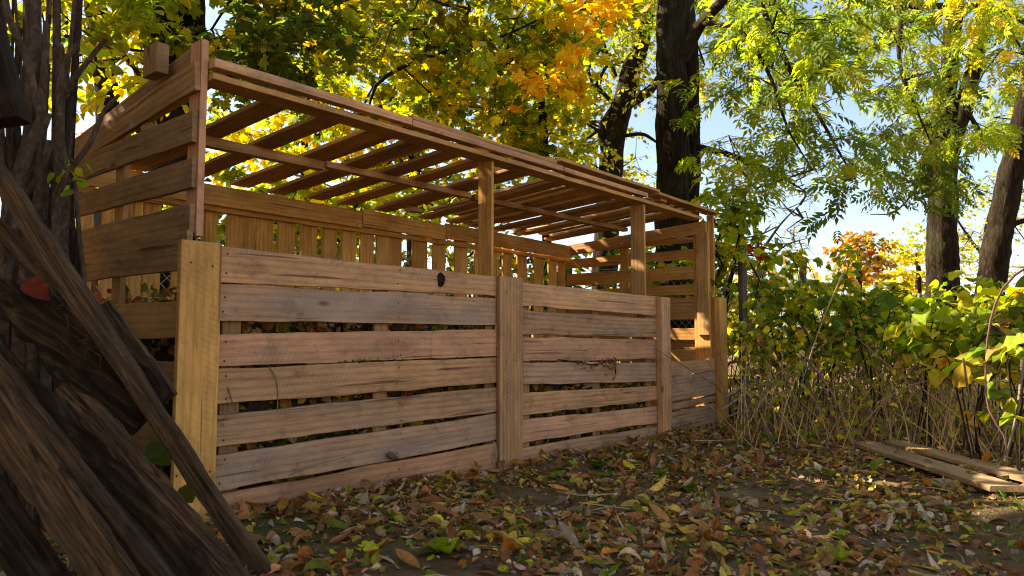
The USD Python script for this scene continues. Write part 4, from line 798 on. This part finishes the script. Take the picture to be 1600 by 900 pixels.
for w, h_, lab in ((.03, .0, "short wooden block under the far end of the loose planks"), (.8, .0, "short wooden block under the near end of the loose planks")):
    c = fa + (na - fa) * w + perp * .005; g0 = float(gz(c[0], c[1])) - .012; tp = -.0275
    t = thing("wood_block", lab, "block", (c[0], c[1], g0))
    plank(t, "board", c + perp * .1 + [0, 0, (g0 + tp) / 2 - c[2]], c - perp * .16 + [0, 0, (g0 + tp) / 2 - c[2]], (na - fa), .075, tp - g0, W_LOOSE, wob=.002)

# ------------------------------------------------------------------ old boards and brush in the left foreground
def old(name, label, a, b, w, t, mt, cat="plank", roll=0.0, **k):
    a, b = at(*a), at(*b)
    o = thing(name, label, cat, (b[0], b[1], 0))
    x = (b - a) / np.linalg.norm(b - a); tc = C - (a + b) / 2; y = np.cross(tc, x); y /= np.linalg.norm(y)
    z = np.cross(x, y); y = y * math.cos(roll) + z * math.sin(roll)
    plank(o, "board", a, b, y, w, t, mt, **k)
    return o
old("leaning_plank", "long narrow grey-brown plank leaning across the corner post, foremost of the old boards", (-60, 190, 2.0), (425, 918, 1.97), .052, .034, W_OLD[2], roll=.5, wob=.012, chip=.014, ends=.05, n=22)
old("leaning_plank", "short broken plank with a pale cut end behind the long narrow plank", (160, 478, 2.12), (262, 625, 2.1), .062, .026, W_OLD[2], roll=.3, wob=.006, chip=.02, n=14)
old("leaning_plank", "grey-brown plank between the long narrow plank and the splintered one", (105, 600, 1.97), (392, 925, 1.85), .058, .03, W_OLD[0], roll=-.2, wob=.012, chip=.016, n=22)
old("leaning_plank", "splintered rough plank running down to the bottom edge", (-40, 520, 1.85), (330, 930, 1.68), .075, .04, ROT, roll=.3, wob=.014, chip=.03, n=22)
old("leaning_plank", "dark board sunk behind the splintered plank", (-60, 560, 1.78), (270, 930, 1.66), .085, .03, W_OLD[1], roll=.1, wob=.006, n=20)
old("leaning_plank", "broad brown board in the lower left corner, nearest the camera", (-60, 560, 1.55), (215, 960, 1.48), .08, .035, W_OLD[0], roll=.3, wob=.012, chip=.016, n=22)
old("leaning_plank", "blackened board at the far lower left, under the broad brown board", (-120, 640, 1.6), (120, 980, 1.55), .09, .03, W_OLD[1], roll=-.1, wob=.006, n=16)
lg = old("rotten_log", "rotten dark slab of wood with crumbling pale edges, top of the old boards", (-60, 425, 1.98), (235, 650, 2.04), .12, .07, ROT, cat="log", wob=.05, chip=.06, n=22)
spl = Bag(); r_ = rg(62)
for q in range(24):
    w = r_.random(); p = at(10 + 215 * w + r_.normal(0, 5), 398 + 225 * w + r_.normal(0, 9), 1.975 + r_.normal(0, .015))
    d = R @ A([.6, -.7, 0]) * r_.choice([-1, 1]) + r_.normal(0, .45, 3); d /= np.linalg.norm(d); L_ = r_.uniform(.012, .05)
    spl.add(*tube([p, p + d * L_ * .6, p + d * L_ + r_.normal(0, .004, 3)], [.0022, .0016, .0003], 4))
spl.build(lg, "splinters", W_OLD[2], kind="stuff")
old("leaning_plank", "narrow dark slat between the broad brown board and the splintered plank", (-60, 500, 1.66), (300, 960, 1.6), .035, .03, W_OLD[2], roll=.4, wob=.008, chip=.015, n=20)
old("leaning_plank", "thin blackish batten crossing under the long narrow plank's lower end", (60, 640, 1.9), (352, 940, 1.76), .034, .03, W_OLD[1], roll=.2, wob=.008, chip=.015, n=20)
old("thick_timber", "very dark thick timber hanging into the upper left corner", (-62, -60, 1.5), (6, 192, 1.52), .08, .08, W_OLD[1], cat="timber", roll=.3, wob=.006, chip=.01, n=12)
old("leaning_plank", "dark reddish board edge among the brush above the rotten slab", (-50, 300, 2.05), (100, 470, 2.1), .05, .03, W_OLD[0], wob=.01, chip=.02, n=14)
br = thing("brush_clump", "clump of bare grey-brown stems standing against the bin's left wall", "brush", (-.75, -.1, 0))
def stem(P, r0, r1, mt=BARK_GREY, n=18):
    Q = spline([at(*x) for x in P], n)
    put(br, "stem", *tube(Q, np.linspace(r0, r1, n), 8, rough=.16, seed=int(rng.integers(999))), mt, smooth=60)
stem([(30, 720, 2.3), (38, 500, 2.3), (52, 280, 2.32), (52, 100, 2.32), (50, -60, 2.35)], .032, .026)
stem([(-5, 640, 2.1), (8, 430, 2.12), (32, 265, 2.12), (62, 200, 2.12), (70, 175, 2.12)], .019, .018)
stem([(66, 190, 2.12), (58, 160, 2.12), (40, 90, 2.12), (12, 20, 2.12), (5, -40, 2.12)], .013, .008)
stem([(70, 640, 2.25), (78, 480, 2.25), (84, 400, 2.25), (92, 250, 2.25), (95, 90, 2.25), (88, 68, 2.25)], .0165, .011)
stem([(95, 108, 2.25), (108, 85, 2.25), (122, 70, 2.25)], .011, .008)
stem([(97, 152, 2.25), (122, 115, 2.22), (166, 60, 2.2)], .011, .007)
stem([(92, 300, 2.2), (112, 262, 2.2), (140, 225, 2.2), (162, 175, 2.2), (186, 148, 2.2)], .0095, .006)
stem([(134, 560, 2.3), (132, 450, 2.3), (125, 380, 2.3), (117, 285, 2.3)], .0085, .007)
stem([(150, 700, 2.35), (148, 560, 2.35), (140, 470, 2.35)], .012, .011)
stem([(115, 640, 2.3), (112, 520, 2.3), (104, 430, 2.3), (96, 330, 2.3)], .016, .012)
stem([(20, 330, 2.2), (50, 290, 2.2), (85, 220, 2.2)], .009, .006)
r_ = rg(63)
for q in range(64):
    u = r_.uniform(-110, 108) if q < 44 else r_.uniform(-60, 60); d = r_.uniform(2.4, 3.0) if q < 40 else 2.3; tl = r_.normal(0, 26)
    P = [(u, 531 + .7 / d * 1150, d), (u + tl * .3 + r_.normal(0, 6), 450, d), (u + tl * .7 + r_.normal(0, 8), 300, d), (u + tl * 1.1, r_.uniform(-60, 220), d)]
    rr = r_.uniform(.007, .024)
    stem(P, rr, rr * .55, TWIG if r_.random() < .6 else BARK_GREY, 12)
# a few leaves on the thin stems
n = 16; p = A([at(r_.uniform(85, 135), r_.uniform(250, 300), 2.2 + r_.normal(0, .03)) for _ in range(n)])
put_leaves(br, "ovate", p, r_.normal(0, 1, (n, 3)), A([0, 0, 1.0]) + r_.normal(0, .6, (n, 3)), r_.uniform(.025, .045, n), colours({"green": 2, "lime": 2}, n, r_), r_, singles=n)
def lone(name, label, kind, p, ax, nrm, size, c, cat="leaf", tpl=0, mt=None):
    FR = frames(A([ax], float), A([nrm], float))[0]; c = A(c) * .8; tv, tf = T[kind][tpl]
    v = (tv @ FR) * size + A(p)
    tag(put(None, name, v, tf, mt or DRYLEAF, col=np.broadcast_to(A(c, float), v.shape)), label, cat)
lone("dry_leaf", "deep red leaf caught among the old boards", "litter_oval", at(35, 440, 1.95), at(90, 470, 1.95) - at(35, 440, 1.95), -R[:, 2] + R[:, 1], .085, (.17, .028, .012))
lone("dry_leaf", "curled orange-red scrap behind the pale cut end of the broken plank", "litter_oval", at(158, 478, 2.15), at(142, 448, 2.15) - at(158, 478, 2.15), -R[:, 2], .07, (.5, .13, .05), tpl=1)
lone("dry_leaf", "yellow curled leaf wedged between stems behind the long narrow plank", "litter_oval", at(128, 540, 2.2), at(132, 500, 2.2) - at(128, 540, 2.2), -R[:, 2], .085, (.4, .25, .06), tpl=1)
lone("dry_leaf", "tall pale dry leaf stood against the middle front post", "lance", at(773, 727, 3.9), at(770, 688, 3.9) - at(773, 727, 3.9), -R[:, 2] - .2 * R[:, 0], .135, (.5, .36, .2))
lone("dry_leaf", "brown leaf standing upright at the foot of the front boards", "litter_oval", at(656, 757, 3.5), at(654, 734, 3.5) - at(656, 757, 3.5), -R[:, 2] + R[:, 0], .075, (.2, .085, .035))
lone("green_leaf", "big green leaf drooping behind the long narrow plank by the corner post", "heart", at(238, 690, 2.35), at(262, 722, 2.35) - at(238, 690, 2.35), -R[:, 2] + R[:, 1], .1, (.07, .1, .01), mt=LEAF)
lone("green_leaf", "small yellow-green leaf low behind the long narrow plank by the corner post", "heart", at(285, 760, 2.4), at(300, 785, 2.4) - at(285, 760, 2.4), -R[:, 2] + R[:, 1], .07, (.1, .1, .012), mt=LEAF)

# ------------------------------------------------------------------ compost in the bays
def heap(label, x0, x1, y0, y1, top, seed, n):
    r_ = np.random.default_rng(seed); o = thing("compost_heap", label, "compost heap", ((x0 + x1) / 2, .7, 0))
    gx_, gy_ = np.meshgrid(np.linspace(x0, x1, 40), np.linspace(y0, y1, 26), indexing="ij")
    e = np.minimum.reduce([gx_ - x0, x1 - gx_, gy_ - y0, y1 - gy_]) / .12
    z = top(gx_, gy_) + .1 * (meshkit.fbm(np.stack([gx_ * 4, gy_ * 4, 0 * gx_], -1), 4, seed) - .5) - .04 * (1 - sm(e, 0, 1))
    v = np.stack([gx_, gy_, z], -1).reshape(-1, 3); q = np.arange(len(v)).reshape(gx_.shape)
    rim = np.concatenate([q[:, 0], q[-1, 1:], q[-2::-1, -1], q[0, -2:0:-1]]); w = v[rim].copy(); w[:, 2] = -.12; k0 = len(v)
    f = np.stack([q[:-1, :-1], q[1:, :-1], q[1:, 1:], q[:-1, 1:]], -1).reshape(-1, 4); m_ = len(rim); a_ = np.arange(m_)
    side = np.stack([rim[a_], k0 + a_, k0 + (a_ + 1) % m_, rim[(a_ + 1) % m_]], 1)
    put(o, "compost", np.vstack([v, w]), np.vstack([f, side]), HEAP, smooth=60)
    P, N = [], []
    for _ in range(n):
        x, y = r_.uniform(x0, x1), r_.uniform(y0, y1)
        if r_.random() < .3:
            P.append((x, y, float(top(x, y)) + r_.uniform(-.02, .05))); N.append((0, 0, 1))
        elif r_.random() < .75:
            P.append((x, y0 - r_.uniform(0, .02), r_.uniform(-.02, float(top(x, y0))))); N.append((0, -1, .4))
        else:
            P.append((x0 - r_.uniform(0, .02), y, r_.uniform(0, float(top(x0, y))))); N.append((-1, 0, .4))
    P, N = A(P), A(N, float)
    put_leaves(o, "litter_oval", P, r_.normal(0, 1, (n, 3)), N + r_.normal(0, .5, (n, 3)), r_.uniform(.03, .075, n), colours({"brown": 3, "tan": 1.2, "ochre": 2, "green": 1.6, "rust": 1, "dark": .5}, n, r_), r_, mass="leaf_cover", mt=DRYLEAF)
heap("leaf-covered compost filling the near bay behind the front boards", .06, 1.70, .1, 1.42, lambda x, y: .72 + .05 * (np.asarray(y) < 9) * sm(y, 0, .8) + .05 * sm(-np.asarray(x), -.6, 0), 70, 3600)
heap("lower heap of dark compost in the middle bay", 1.80, 3.40, .1, 1.42, lambda x, y: .5 - .16 * sm(x, 2.2, 3.3) + 0 * np.asarray(y), 71, 2400)
# dead vine and bits hung on the front boards
r_ = rg(72)
o = thing("dried_vine", "dried brown vine tuft snagged between the middle bay's front boards", "vine", on_y(900, 570, -.01)); B = Bag()
P = spline([on_y(872, 562, -.012), on_y(905, 566, -.014), on_y(930, 570, -.014), on_y(958, 562, -.014), on_y(962, 585, -.016)], 12); B.add(*tube(P, .004, 5))
B.build(o, "stem", TWIG, smooth=True)
n = 46; w = r_.random(n) ** .6 * 11; p = A([P[int(k)] for k in w]) + r_.normal(0, 1, (n, 3)) * [.02, .004, .012] + [0, -.006, 0]
p[-14:] = [on_y(r_.uniform(945, 966), r_.uniform(562, 592), -.014) for _ in range(14)]
put_leaves(o, "lance", p, r_.normal(0, 1, (n, 3)) * [1, .3, 1], r_.normal(0, .5, (n, 3)) + [0, -1, .3], r_.uniform(.025, .05, n), colours({"brown": 3}, n, r_), r_, singles=12, mt=DRYLEAF, mass="withered_leaves")
def tw_(name, label, P, rr, c, cat):
    Q = spline(P, 10); v, f = tube(Q, np.linspace(rr, rr * .6, 10), 5); tag(put(None, name, v, f, CANE, col=np.broadcast_to(A(c, float), v.shape), smooth=True), label, cat)
tw_("twig", "thin twig poking out between the lowest front boards of the near bay", [on_y(445, 745, .0), on_y(490, 727, -.03), on_y(541, 714, -.07)], .004, (.2, .16, .1), "twig")
tw_("grass_blade", "limp green grass blade hanging down the near bay's fourth board", [on_y(420, 572, -.004), on_y(430, 588, -.012), on_y(434, 610, -.008), on_y(433, 645, -.006)], .003, (.14, .17, .03), "grass")
tw_("grass_blade", "short dry blade hanging near the corner post on the fifth board", [on_y(356, 605, -.004), on_y(362, 625, -.01), on_y(368, 640, -.006)], .0025, (.1, .06, .03), "grass")
v, f = tube([on_y(606, 708, -.02), on_y(612, 712, -.03), on_y(622, 716, -.02)], [.007, .013, .006], 8, rough=.8, seed=5)
tag(put(None, "soil_clod", v, f, SOIL, smooth=40), "small soil clod stuck on the near bay's second lowest board gap", "clod")
n = 220; r_ = rg(73); mx_ = np.where(r_.random(n) < .7, r_.uniform(.6, 1.0, n), r_.uniform(.6, 1.6, n)); mp = np.column_stack([mx_, np.full(n, .002), np.interp(mx_, [.06, 1.65], [.534, .548]) + r_.normal(.003, .006, n)])
put_leaves(None, "lance", mp, r_.normal(0, 1, (n, 3)) * [1, .3, .7], r_.normal(0, .5, (n, 3)) + [0, -1, .2], r_.uniform(.008, .02, n), colours({"green": 2, "dark": 2, "brown": 1}, n, r_), r_, mass="moss_tufts")
tag(stage.GetPrimAtPath("/World/moss_tufts"), "green moss growing along a gap between the near bay's front boards", "moss")

# ------------------------------------------------------------------ fallen leaves, moss, small plants
r_ = rg(80)
def litter(n, x0, x1, y0, y1, keep):
    P = []
    while len(P) < n:
        x, y = r_.uniform(x0, x1, 4000), r_.uniform(y0, y1, 4000)
        inside = (x > -.06) & (x < 4.42) & (y > -.03) & (y < 1.5)
        den = keep * (.3 + 1.2 * sm(meshkit.fbm(np.stack([x * 1.6, y * 1.6, 0 * x], -1), 3, 21), .36, .62)) + .55 * np.exp(-np.abs(y + .09) / .09) * ((x > 0) & (x < 4.5))
        ok = (~inside) & (r_.random(4000) < den)
        P += list(np.stack([x, y], 1)[ok])
    return A(P[:n])
xy = np.vstack([litter(6000, -1.3, 4.6, -2.55, 0.0, .6), litter(4200, 4.2, 8.6, -2.6, 1.0, .6), litter(1200, -1.7, 0, -1.4, .8, .7), litter(1500, -1, 7, 1.45, 4, .5), litter(10000, -1.2, 5.5, -2.55, 0, .7)])
n = len(xy); z = gz(xy[:, 0], xy[:, 1])
wall = np.exp(-np.abs(xy[:, 1] + .08) / .12) * ((xy[:, 0] > 0) & (xy[:, 0] < 4.5))
pos = np.column_stack([xy, z + r_.uniform(.002, .014, n) + wall * r_.uniform(0, .03, n)])
kinds = r_.choice(3, n, p=[.55, .39, .06]); tiny = np.arange(n) >= n - 10000
ca = colours({"brown": 6, "tan": 1.8, "mauve": .4, "ochre": 2, "yellow": .25, "olive": 1.1, "rust": .4, "green": .35}, n, r_, .2)
cb = colours({"brown": 6, "tan": 1.3, "rust": 1, "ochre": 1.6, "olive": .5}, n, r_, .2)
col = np.where((wall > r_.random(n) * .7)[:, None], cb, ca)
ax = np.column_stack([r_.normal(0, 1, (n, 2)), r_.normal(0, .16, n)]); nr = np.column_stack([r_.normal(0, .3, (n, 2)), np.where(r_.random(n) < .75, 1.0, -.9)])
size = np.where(kinds == 0, r_.uniform(.045, .125, n), np.where(kinds == 1, r_.uniform(.025, .06, n), r_.uniform(.05, .085, n)))
size = np.where(tiny, size * .38, size); kinds = np.where(tiny, 1, kinds)
u, v, d = to_px(pos); vis = (d > .3) & (u > 5) & (u < 1595) & (v > 540) & (v < 895)
order = np.argsort(-np.where(vis, size / d, 0))[:300]; single = np.zeros(n, bool); single[order] = True
kn = ["lance", "litter_oval", "maple"]; shape = ["narrow", "oval", "lobed"]
def hue(c):
    r, g, b = c
    if g > r * .95: return "green"
    if r < .2: return "dark brown"
    if b > .35 * r: return "pale tan"
    if g > .6 * r: return "yellow"
    if g < .4 * r: return "russet"
    return "ochre"
for q in range(3):
    w = np.nonzero(kinds == q)[0]; L = leaves(kn[q], pos[w], ax[w], nr[w], size[w], col[w], r_); B = Bag()
    for vv, tf, c, own in L:
        for k, i0 in enumerate(w[own]):
            if single[i0]:
                h = hue(col[i0])
                tag(put(None, "fallen_leaf", vv[k], tf, DRYLEAF, col=c[k]), f"{h} {shape[q]} fallen leaf lying on the soil in front of the bin", "leaf", f"{h} {shape[q]} fallen leaves")
        kp_ = [k for k, i0 in enumerate(w[own]) if not single[i0]]
        B.add(vv[kp_].reshape(-1, 3), (tf[None] + (np.arange(len(kp_)) * vv.shape[1])[:, None, None]).reshape(-1, 3), c[kp_].reshape(-1, 3))
    tag(B.build(None, "leaf_litter", DRYLEAF, kind="stuff"), f"carpet of smaller {shape[q]} fallen leaves over the clearing's soil", "leaf litter")
for w, dy, c, sz, lab in ((.3, .02, (.5, .32, .06), .07, "ochre leaf lying on the nearer loose plank's far half"), (.55, -.03, (.3, .14, .05), .06, "brown leaf lying halfway along the nearer loose plank"), (.8, .03, (.5, .4, .05), .055, "yellow leaf lying on the near end of the nearer loose plank")):
    p = fa + (na - fa) * w + perp * dy + [0, 0, .006]
    lone("fallen_leaf", lab, "litter_oval", p, [math.cos(w * 9), math.sin(w * 9), .05], [.1, .1, 1], sz, c, tpl=0)
# moss and short grass
n = 40000; x, y = r_.uniform(-1.2, 6.5, n * 3), r_.uniform(-2.6, -.02, n * 3)
mk = meshkit.fbm(np.stack([x * 1.5, y * 1.5, 0 * x + 9], -1), 4, 33) > .5
x, y = x[mk][:n], y[mk][:n]; n = len(x); p = np.column_stack([x, y, gz(x, y) - .002]); h = r_.uniform(.006, .022, n) * (1 + (r_.random(n) < .04) * 1.5)
dv = np.column_stack([r_.normal(0, .45, (n, 2)), np.ones(n)]) * h[:, None]; sd = np.column_stack([r_.normal(0, 1, (n, 2)), np.zeros(n)]); sd *= (.0022 / np.linalg.norm(sd, axis=1))[:, None]
vv = np.stack([p - sd, p + sd, p + dv], 1).reshape(-1, 3); cc = np.repeat(colours({"green": 2, "dark": 2, "olive": 1}, n, r_, .2), 3, 0)
tag(put(None, "moss_grass", vv, np.arange(3 * n).reshape(-1, 3), LEAF, col=cc, kind="stuff"), "short moss and grass blades growing in patches on the soil", "grass")
B = Bag()
for q in range(150):
    x, y = r_.uniform(-.8, 5), r_.uniform(-2.5, -.1); g_ = r_.uniform(0, np.pi); L_ = r_.uniform(.03, .14); z_ = float(gz(x, y)) + .01; d_ = A([math.cos(g_), math.sin(g_), r_.normal(0, .06)]) * L_
    B.add(*tube([A([x, y, z_]), A([x, y, z_ + .006]) + d_ * .5 + r_.normal(0, .006, 3), A([x, y, z_]) + d_], [.0022, .0018, .001], 4), A([[.3, .2, .1], [.16, .09, .045], [.45, .33, .17]][r_.integers(3)]))
tag(B.build(None, "ground_twigs", CANE, kind="stuff"), "little twigs and stalks strewn over the soil", "twigs")
# straws on the ground
for k, (lab, P, rr) in enumerate((("thin straw lying in front of the middle front post", [(870, 772), (905, 778), (960, 776)], .0025), ("pale straw stalk lying on bare soil before the middle bay", [(905, 790), (985, 800)], .003), ("long yellow leaf stalk lying in the bottom foreground", [(725, 882), (770, 874), (800, 872)], .003), ("straw lying on the soil by the far right post", [(1085, 692), (1145, 690)], .0025), ("pale stalk at the lower right among fallen leaves", [(1285, 783), (1330, 788)], .0025))):
    tw_("straw", lab, [on_z(*x, -.02) + [0, 0, .012] for x in P], rr, (.5, .38, .16), "straw")
def rosette(label, u, v, nl, size, mix, seed, kind="heart", lift=.5, cat="weed"):
    r_ = np.random.default_rng(seed); p = on_z(u, v, -.045); p[2] = gz(p[0], p[1]); o = thing("weed", label, cat, p)
    g_ = np.linspace(0, 2 * np.pi, nl, endpoint=False) + r_.normal(0, .3, nl)
    ax = np.column_stack([np.cos(g_), np.sin(g_), np.abs(r_.normal(lift, .2, nl))])
    put_leaves(o, kind, np.repeat(p[None], nl, 0) + [0, 0, .008], ax, A([0, 0, 1.0]) + r_.normal(0, .3, (nl, 3)), size * r_.uniform(.7, 1.2, nl), colours(mix, nl, r_), r_, singles=nl)
    put(o, "stem", *tube([p - [0, 0, .02], p + [0, 0, .03]], .003, 5), TWIG)
rosette("bluish green broad-leaved weed between the middle front post and the next", 935, 728, 6, .085, {"dark": 2, "green": 1}, 90)
rosette("pale green flat weed on the soil below the narrow front post", 1072, 765, 7, .075, {"green": 1}, 91, lift=.2)
rosette("small green weed at the foot of the narrow front post", 1062, 702, 6, .06, {"green": 2, "dark": 1}, 92)
rosette("tuft of bright green grass on the soil before the narrow front post", 1032, 745, 16, .06, {"lime": 1, "green": 1}, 93, kind="lance", lift=1.4)
rosette("green leafy sprig lying in the bottom foreground left of centre", 690, 885, 7, .095, {"green": 2, "lime": 1}, 94, kind="litter_oval", lift=.15)
rosette("yellow-green sprig in the bottom foreground right of centre", 1310, 890, 6, .075, {"lime": 1}, 95, kind="lance", lift=.8)
rosette("small green weed by the corner of the far right post", 1140, 672, 6, .06, {"green": 2}, 96)
